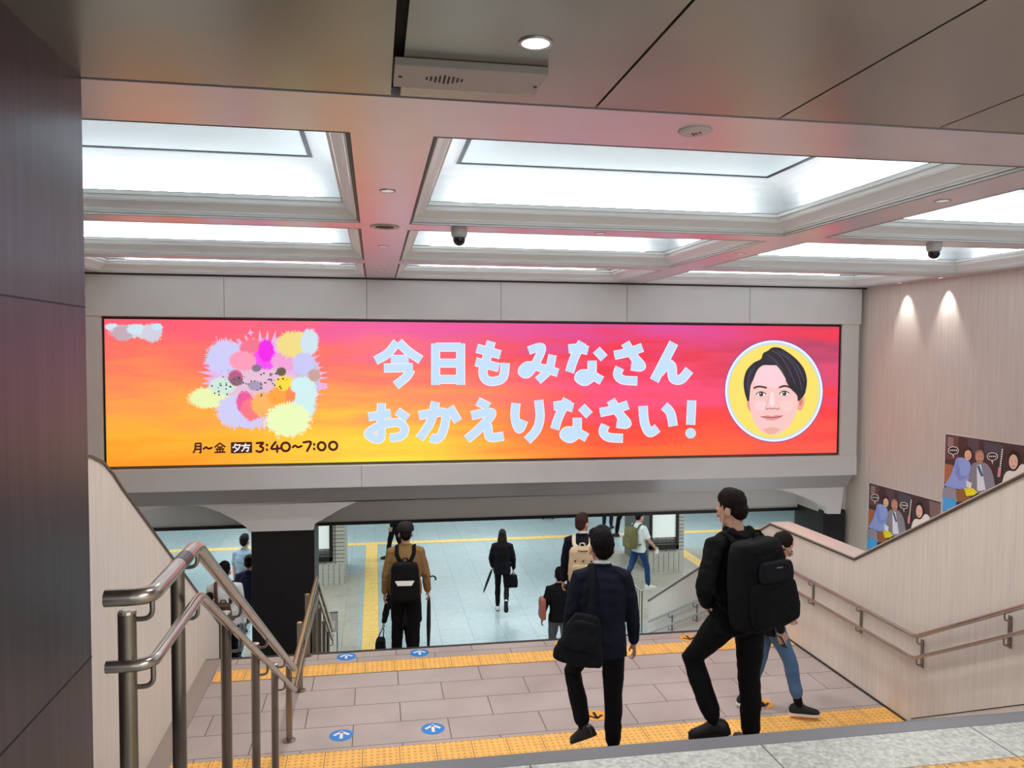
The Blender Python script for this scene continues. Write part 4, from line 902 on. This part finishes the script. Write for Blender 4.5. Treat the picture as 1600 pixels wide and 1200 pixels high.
def strap(P, pts, wd, th, m, parent, name='strap'):
    mb = MB(); pts = [Vector(p) for p in pts]; sp = []
    for i in range(len(pts)-1):
        p0, p1, p2, p3 = pts[max(i-1, 0)], pts[i], pts[i+1], pts[min(i+2, len(pts)-1)]
        for j in range(5):
            q = j/5; sp.append(.5*(2*p1+(p2-p0)*q+(2*p0-5*p1+4*p2-p3)*q*q+(3*p1-p0-3*p2+p3)*q**3))
    sp.append(pts[-1]); mb.tube(sp, [(wd, th)]*len(sp), 8, (1, 0, .25))
    xf(mb, P.ML); return mb.build(name, m, parent, True)
def backpack(P, label, c, w_, d, h, m, strap_m, extras=None, top_v=False, sr=.105, taper=.92, tilt=0):
    base = P.ML @ Vector((c[0], c[1], c[2]))
    t = thing('backpack', label, 'backpack', base, P.t.rotation_euler.z)
    inv = WORLD[t.name].inverted()
    TL = Matrix.Translation(Vector(c)) @ Matrix.Rotation(tilt, 4, 'Y') @ Matrix.Translation(-Vector(c))
    mb = xf(rbox(MB(), c, w_, d, h, taper), inv @ P.ML @ TL); organic('main_bag', mb, m, t, .010, 3, .006, seed=9)
    mb = xf(rbox(MB(), (c[0], c[1]-d*.46, c[2]+.03), w_*.84, d*.34, h*.50, .95), inv @ P.ML @ TL); organic('front_pocket', mb, m, t, .010, 3, .004, seed=4)
    for sx in (-1, 1):
        x = sx*sr; xt = sx*(.045 if top_v else .09)
        strap(P, [(xt, c[1]+d*.4, c[2]+h*.93), (x*.95, -.125, 1.38), (x, -.07, 1.462), (x, 0, 1.478), (x*1.05, .075, 1.42), (x*1.2, .14, 1.28), (x*1.3, .12, 1.1), (sx*w_*.45, c[1]+d*.45, c[2]+.08)], .024, .007, strap_m, t)
    strap(P, [(-.035, c[1]+d*.2, c[2]+h*.97), (-.025, c[1]+d*.2, c[2]+h+.035), (.025, c[1]+d*.2, c[2]+h+.035), (.035, c[1]+d*.2, c[2]+h*.97)], .009, .006, strap_m, t, 'top_handle')
    if extras: extras(t)
    return t
def umbrella(tip, top, label, hook=(1, 0, 0)):
    tip, top = Vector(tip), Vector(top); t = thing('umbrella', label, 'umbrella', tip); ax = (top-tip).normalized(); L_ = (top-tip).length; m_ = mat('umbrella_black', '#0c0c10', .6)
    mb = MB().tube([tip+ax*(L_*f) for f in (.05, .10, .40, .66, .74, .76)], [.010, .016, .027, .024, .015, .009], 12); mb.build('canopy', m_, t, True)
    MB().tube([tip, tip+ax*L_*.92], .0045, 8).build('shaft', steel_d, t, True)
    hk = Vector(hook); hk = (hk-ax*hk.dot(ax)).normalized(); r = .042; c = tip+ax*(L_-r)+hk*r
    MB().tube([tip+ax*L_*.80, tip+ax*(L_-r)]+[c-hk*r*math.cos(a)+ax*r*math.sin(a) for a in (i*math.pi*1.1/10 for i in range(1, 11))], .011, 10).build('handle', mat('umbrella_handle', '#241a16', .35), t, True)
    return t
def handbag(P, label, c, w_, d, h, m, hand=None, rot=0, name='handbag', cat='bag', loops=True):
    base = P.M @ Vector(c); t = thing(name, label, cat, base, P.t.rotation_euler.z); inv = WORLD[t.name].inverted()
    Rm = Matrix.Translation(Vector(c)) @ Matrix.Rotation(rot, 4, 'Z') @ Matrix.Translation(-Vector(c))
    organic('bag_body', xf(rbox(MB(), c, w_, d, h, .86, 3.5), inv @ P.M @ Rm), m, t, .009, 3, .006, seed=3)
    if loops:
        hnd = P.M.inverted() @ (hand if hand is not None else P.hand[-1])
        for k in (-1, 1):
            pts = [Rm @ Vector((c[0]-w_*.25, c[1]+k*d*.25, c[2]+h*.96)), Vector((hnd.x-.012, hnd.y-.025, hnd.z-.03)), Vector((hnd.x, hnd.y, hnd.z-.01)), Vector((hnd.x+.012, hnd.y+.025, hnd.z-.03)), Rm @ Vector((c[0]+w_*.25, c[1]+k*d*.25, c[2]+h*.96))]
            mb = xf(MB().tube(pts, .006, 8), P.M); mb.build('handle', m, t, True)
    return t
STAND = ((0, 2, -2, 1, 0, 8), (0, 2, -2, 1, 0, 8))
WALK = ((22, 1, 8, 0, 0, 6), (-14, 1, -32, 0, 22, 6)); WALK2 = ((-14, 1, -32, 0, 22, 6), (22, 1, 8, 0, 0, 6))
HANG = ((3, 9, 10, 4), (3, 9, 10, 4)); SWING = ((18, 8, 28, 4), (-16, 8, -4, 4))
navy, black_c, char_c = cloth('navy_suit_cloth', '#141728'), cloth('black_cloth', '#0a0a0c'), cloth('charcoal_cloth', '#16161a')
denim, denim_d, khaki = cloth('light_denim', '#54759c', .35, 200), cloth('dark_denim', '#26436e', .3, 200), cloth('khaki_twill', '#8a6c45')
white_c, grey_c = cloth('white_cotton', '#dfe6e4'), cloth('grey_cotton', '#8296a4')
shoe_b = mat('black_leather', '#0d0b0b', .35)
collar_w = mat('white_collar', '#e2e4e8', .7)
ym = 'm'
# -- nearest two, on the upper stairs
p = person('person in a navy suit with a black shoulder bag walking down the near stairs', (1.69, 5.68, .32), -9, 1.735, navy, cloth('black_suit_trousers', '#0b0b0f'), shoe_b,
           ((34, 15, -26, -10, 32, 42), (0, 1, -3, 0, 0, 8)), ((-4, 13, 8, 6), (2, 13, 14, 5)), lean=3, head=(10, 8), hair=('full', '#0e0b0b'), hem=.80, full=1.08, collar=collar_w, vox=.008, seed=3, leg_w=1.08, hs=1.12)
t = thing('shoulder_bag', 'black shoulder bag hanging at the back of the navy suited person', 'bag', p.ML @ Vector((-.14, -.22, .86)), p.t.rotation_euler.z)
inv = WORLD[t.name].inverted(); bag_m = cloth('black_nylon', '#15161b', .4, 60)
tl = lambda a, c: Matrix.Translation(Vector(c)) @ Matrix.Rotation(a, 4, 'Y') @ Matrix.Translation(-Vector(c))
organic('bag_body', xf(rbox(MB(), (-.17, -.21, .79), .40, .13, .37, .50, 2.6), inv @ p.ML @ tl(.2, (-.13, -.2, 1))), bag_m, t, .009, 3, .010, seed=2)
organic('flap', xf(rbox(MB(), (-.175, -.255, .90), .30, .07, .22, .6, 2.6), inv @ p.ML @ tl(.2, (-.13, -.2, 1))), bag_m, t, .009, 3, .006, seed=7)
strap(p, [(-.12, -.19, 1.14), (-.10, -.165, 1.25), (-.085, -.13, 1.40), (-.085, -.075, 1.478), (-.085, .0, 1.492), (-.09, .085, 1.43), (-.13, .155, 1.25), (-.20, .10, 1.05), (-.235, -.10, 1.0)], .021, .006, bag_m, t)
xf(MB().box((-.125, -.205, 1.10), (-.085, -.185, 1.16)), p.ML).build('buckle', black_p, t, bevel=.004)
p = person('tall person in black with a huge black backpack and one elbow out on the stairs', (2.46, 4.98, .64), 17, 1.83, cloth('black_shell_jacket', '#0b0c0f'), black_c, mat('black_shoe', '#0e0d0d', .55),
           ((37, 11, -27, -4, 16, 48), (2, 3, -3, 1, 0, 10)), ((-8, 30, 46, -34), (10, 10, 60, -10)), lean=6, head=(22, 10), hair=('short', '#1c1512'), hem=.84, full=1.10, hood=True, vox=.008, seed=8, leg_w=1.12)
def ex(t):
    rb = xf(rbox(MB(), (-.035, -.385, 1.205), .28, .06, .13, .92), WORLD[t.name].inverted() @ pm_.ML); organic('upper_pocket', rb, bag_m, t, .009, 3, .003)
    for z in (1.18, 1.385): xf(MB().tube([(-.175, -.395+(.05 if z > 1.3 else 0), z), (-.055, -.425+(.05 if z > 1.3 else 0), z), (.095, -.395+(.05 if z > 1.3 else 0), z)], .004, 6), pm_.ML).build('zip', mat('zip_black', '#101113', .85, spec=.1), t)
    xf(MB().box((-.06, -.42, 1.295), (-.01, -.412, 1.301)), pm_.ML).build('logo_tab', mat('logo_grey', '#6b6d70', .4), t)
pm_ = p
backpack(p, 'huge black backpack worn by the tall person in black', (-.035, -.255, .915), .46, .25, .54, cloth('black_pack_nylon', '#0c0d10', .4, 60), black_c, ex, taper=.80, tilt=-.07)
xf(MB().tube([(-.074, .012, 1.60), (-.072, .03, 1.55), (-.06, .05, 1.47)], .0025, 6), p.ML).build('earphone_wire', white_p, p.t, True)
# -- walking up, beside the right parapet
p = person('person with glasses and light jeans looking down at a phone beside the right parapet', (3.66, 6.80, 0), -104, 1.745, cloth('dark_grey_jacket', '#131417'), denim, mat('navy_mesh_shoe', '#10141f', .7),
           ((-6, 2, -18, 0, 8, 4), (24, 2, 12, 0, 0, 4)), ((10, 10, 40, -20), (-3, 9, 16, 4)), lean=5, head=(-8, 32), hair=('thin', '#1d1815'), hem=.78, vox=.010, sole=sole_w, seed=12, glasses=True, eyes=True, socks=black_c, trouser_end=.11, curl=1.1)
h = p.hand[1]; t = thing('phone', 'phone held low by the person in light jeans', 'phone', h, p.t.rotation_euler.z)
M_ = Matrix.Translation(h+Vector((0, .012, -.02))) @ Matrix.Rotation(-1.2, 4, 'Z') @ Matrix.Rotation(.6, 4, 'X')
xf(MB().box((-.036, -.005, -.075), (.036, .004, .075)), M_).build('case', black_p, t, bevel=.004)
xf(MB().box((-.033, .0041, -.071), (.033, .0052, .071)), M_).build('screen', mat('phone_screen', '#8fb4d8', .15, 0, emit=.5), t)
# -- on the lower stairs
p = person('person in a khaki jacket and black cap with an umbrella, going down the lower stairs', (.37, 9.72, -.48), -4, 1.74, khaki, cloth('black_wide_trousers', '#0b0a0b'), mat('grey_shoe', '#b9b4ac', .6),
           ((4, 2, 0, 1, 0, 8), (-3, 2, -12, 1, 8, 8)), ((0, 13, 12, 5), (4, 15, 18, 6)), lean=2, head=(4, 4), hair=('cap', '#141010'), hem=.86, full=1.12, vox=.009, seed=21, leg_w=1.12, sole=sole_w)
pk = p
backpack(p, 'black backpack with a white reflective stripe on the khaki jacketed person', (.0, -.22, .84), .36, .19, .47, cloth('black_pack_fabric', '#0d0c0e', .3, 60), black_c,
         lambda t: xf(MB().prism([(-.115, 1.11), (.115, 1.11), (.085, 1.055), (-.085, 1.055)], 1, -.345, -.325), pk.ML).build('reflective_stripe', mat('reflector', '#f2f2f0', .4), t), top_v=True)
h = p.hand[1]; umbrella((h.x+.0, h.y+.02, h.z-.80), (h.x+.01, h.y+.02, h.z+.24), 'closed black umbrella held upright by the person in khaki')
p = person('person in dark clothes almost hidden in front of the khaki jacketed person', (.40, 11.2, -1.28), -5, 1.62, char_c, black_c, shoe_b, STAND, ((0, 16, 4, 12), (3, 9, 10, 4)), vox=.013, seed=23)
handbag(p, 'black briefcase carried by the hidden person ahead of the khaki jacket', (-.36, .03, .27), .17, .30, .34, cloth('briefcase_black', '#0c0c0f'), p.hand[-1], 0, 'briefcase')
p = person('person in a dark coat with a beige backpack, seen behind the navy suit', (2.54, 9.42, -.32), -14, 1.715, cloth('dark_navy_coat', '#10121d'), black_c, shoe_b, STAND, HANG, head=(-38, 2), hair=('short', '#3a2722'), hem=.72, full=1.04, collar=collar_w, vox=.010, seed=31)
beige_m = mat('beige_canvas', '#c2ac8c', .8, 0, .08, 10, bump=.2)
pb_ = p
def exb(t):
    for x in (-.09, .01, .11): xf(MB().ball((x, -.322, 1.22), (.013, .007, .011)), pb_.ML).build('clip', black_p, t, 'all')
    xf(MB().tube([(-.15, -.225, 1.335), (0, -.335, 1.345), (.15, -.225, 1.335)], .006, 8), pb_.ML).build('zip', mat('zip_grey', '#2a2b2e', .4), t)
backpack(p, 'beige canvas backpack with pale straps worn over a dark coat', (0, -.22, .92), .35, .19, .45, beige_m, mat('pale_strap', '#d6c8b2', .7), exb, top_v=True)
p = person('short dark jacketed person with a salmon tote near the bottom of the lower stairs', (2.83, 11.82, -1.60), -8, 1.66, char_c, cloth('grey_trousers', '#6d767a'), shoe_b, WALK, ((-10, 14, 20, 8), (5, 9, 20, 2)), head=(-6, 4), hair=('short', '#141212'), hem=.86, vox=.012, seed=35)
handbag(p, 'salmon pink tote bag under the arm of the short dark jacketed person', (-.285, -.05, .92), .10, .30, .34, mat('salmon_canvas', '#b57462', .8), p.hand[-1]+Vector((0, 0, .5)), .15, 'tote_bag', loops=False)
p = person('person in a white shirt with a brown backpack beyond the left parapet', (-1.99, 10.92, -1.12), 4, 1.71, white_c, black_c, shoe_b, WALK2, HANG, head=(-10, 6), hair=('short', '#0f0d0d'), hem=.88, full=1.14, vox=.011, seed=41)
backpack(p, 'small brown leather backpack on the white shirted person', (-.02, -.20, .90), .27, .15, .33, mat('brown_leather', '#4c3223', .5, 0, .15, 12), mat('brown_strap', '#5a3426', .5))
person('child with black hair beyond the left parapet, only the head showing', (-2.07, 10.36, -.80), 0, 1.13, char_c, black_c, shoe_b, STAND, HANG, head=(0, 4), hair=('short', '#0b0a0a'), vox=.012, seed=43)
person('person in a grey short sleeved shirt standing on the concourse left of the black pillar', (-2.38, 15.1, -1.76), -20, 1.77, grey_c, cloth('dark_trousers', '#1a1c26'), shoe_b, WALK, HANG, sleeve='short', hem=.84, full=1.06, vox=.013, seed=45)
person('person in a navy jacket half hidden behind the left edge of the black pillar', (-2.10, 13.7, -1.76), -5, 1.72, cloth('navy_jacket', '#262c44'), cloth('pale_jeans', '#7d9ab8'), shoe_b, WALK2, HANG, head=(0, 12), hem=.66, full=1.06, vox=.013, seed=47)
# -- on the concourse
p = person('long haired person in a dark coat walking away across the bright concourse', (2.49, 15.3, -1.76), -10, 1.62, cloth('dark_coat', '#0f0f15'), black_c, mat('white_shoe', '#dcdcdc', .5), ((4, 1, -2, 0, 0, 4), (-8, 1, -62, 0, 74, 4)), ((2, 14, 30, -8), (0, 14, 20, 0)), head=(0, 4), hair=('long', '#1c1512'), hem=.80, full=1.04, vox=.012, sole=sole_b, seed=51, leg_w=.9)
h = p.hand[-1]; umbrella((h.x-.20, h.y+.05, h.z-.50), (h.x+.03, h.y, h.z+.16), 'closed umbrella slanting from the hand of the long haired person', (0, 1, 0))
handbag(p, 'dark shopping bag hanging at the right side of the long haired person', (.23, -.02, .50), .22, .13, .28, cloth('dark_bag', '#101016'), p.hand[1], 0, 'shopping_bag')
p = person('person in a white T-shirt and jeans walking past the right tiled pillar', (5.66, 16.25, -1.76), -72, 1.73, white_c, denim_d, mat('white_black_sneaker', '#d9d9d6', .5), ((-18, 1, -34, 0, 20, 4), (20, 1, 6, 0, 0, 4)), ((10, 8, 20, 4), (22, 10, 44, -2)), head=(0, 10), hair=('short', '#15110f'), sleeve='short', hem=.86, full=1.06, vox=.012, sole=sole_w, seed=53)
backpack(p, 'olive green backpack on the person in the white T-shirt', (0, -.23, .95), .33, .22, .47, cloth('olive_canvas', '#6b6744'), mat('olive_strap', '#4a4832', .7))
h = p.hand[1]; t = thing('white_pouch', 'small white pouch in the hand of the person in the white T-shirt', 'pouch', h)
organic('pouch_body', xf(rbox(MB(), (0, 0, -.09), .09, .05, .12, .8), Matrix.Identity(4)), white_c, t, .009, 2); MB().tube([h+Vector((-.02, 0, .02)), h+Vector((0, 0, .05)), h+Vector((.02, 0, .02))], .004, 6).build('cord', white_p, t)
person('person in black trousers far off behind the khaki jacket, head hidden by the soffit', (.48, 19.6, -1.76), 80, 1.7, black_c, black_c, shoe_b, ((14, 1, 8, 0, 0, 4), (-10, 1, -22, 0, 12, 4)), HANG, vox=.014, seed=61)
person('farthest walker of whom only dark legs show left of the white T-shirt', (6.70, 22.0, -1.76), -30, 1.7, black_c, cloth('navy_trousers', '#1a2030'), shoe_b, STAND, HANG, vox=.014, seed=63)
person('walker whose black legs show just above the olive backpack', (6.86, 20.9, -1.76), 60, 1.7, black_c, black_c, shoe_b, WALK, HANG, vox=.014, seed=65)
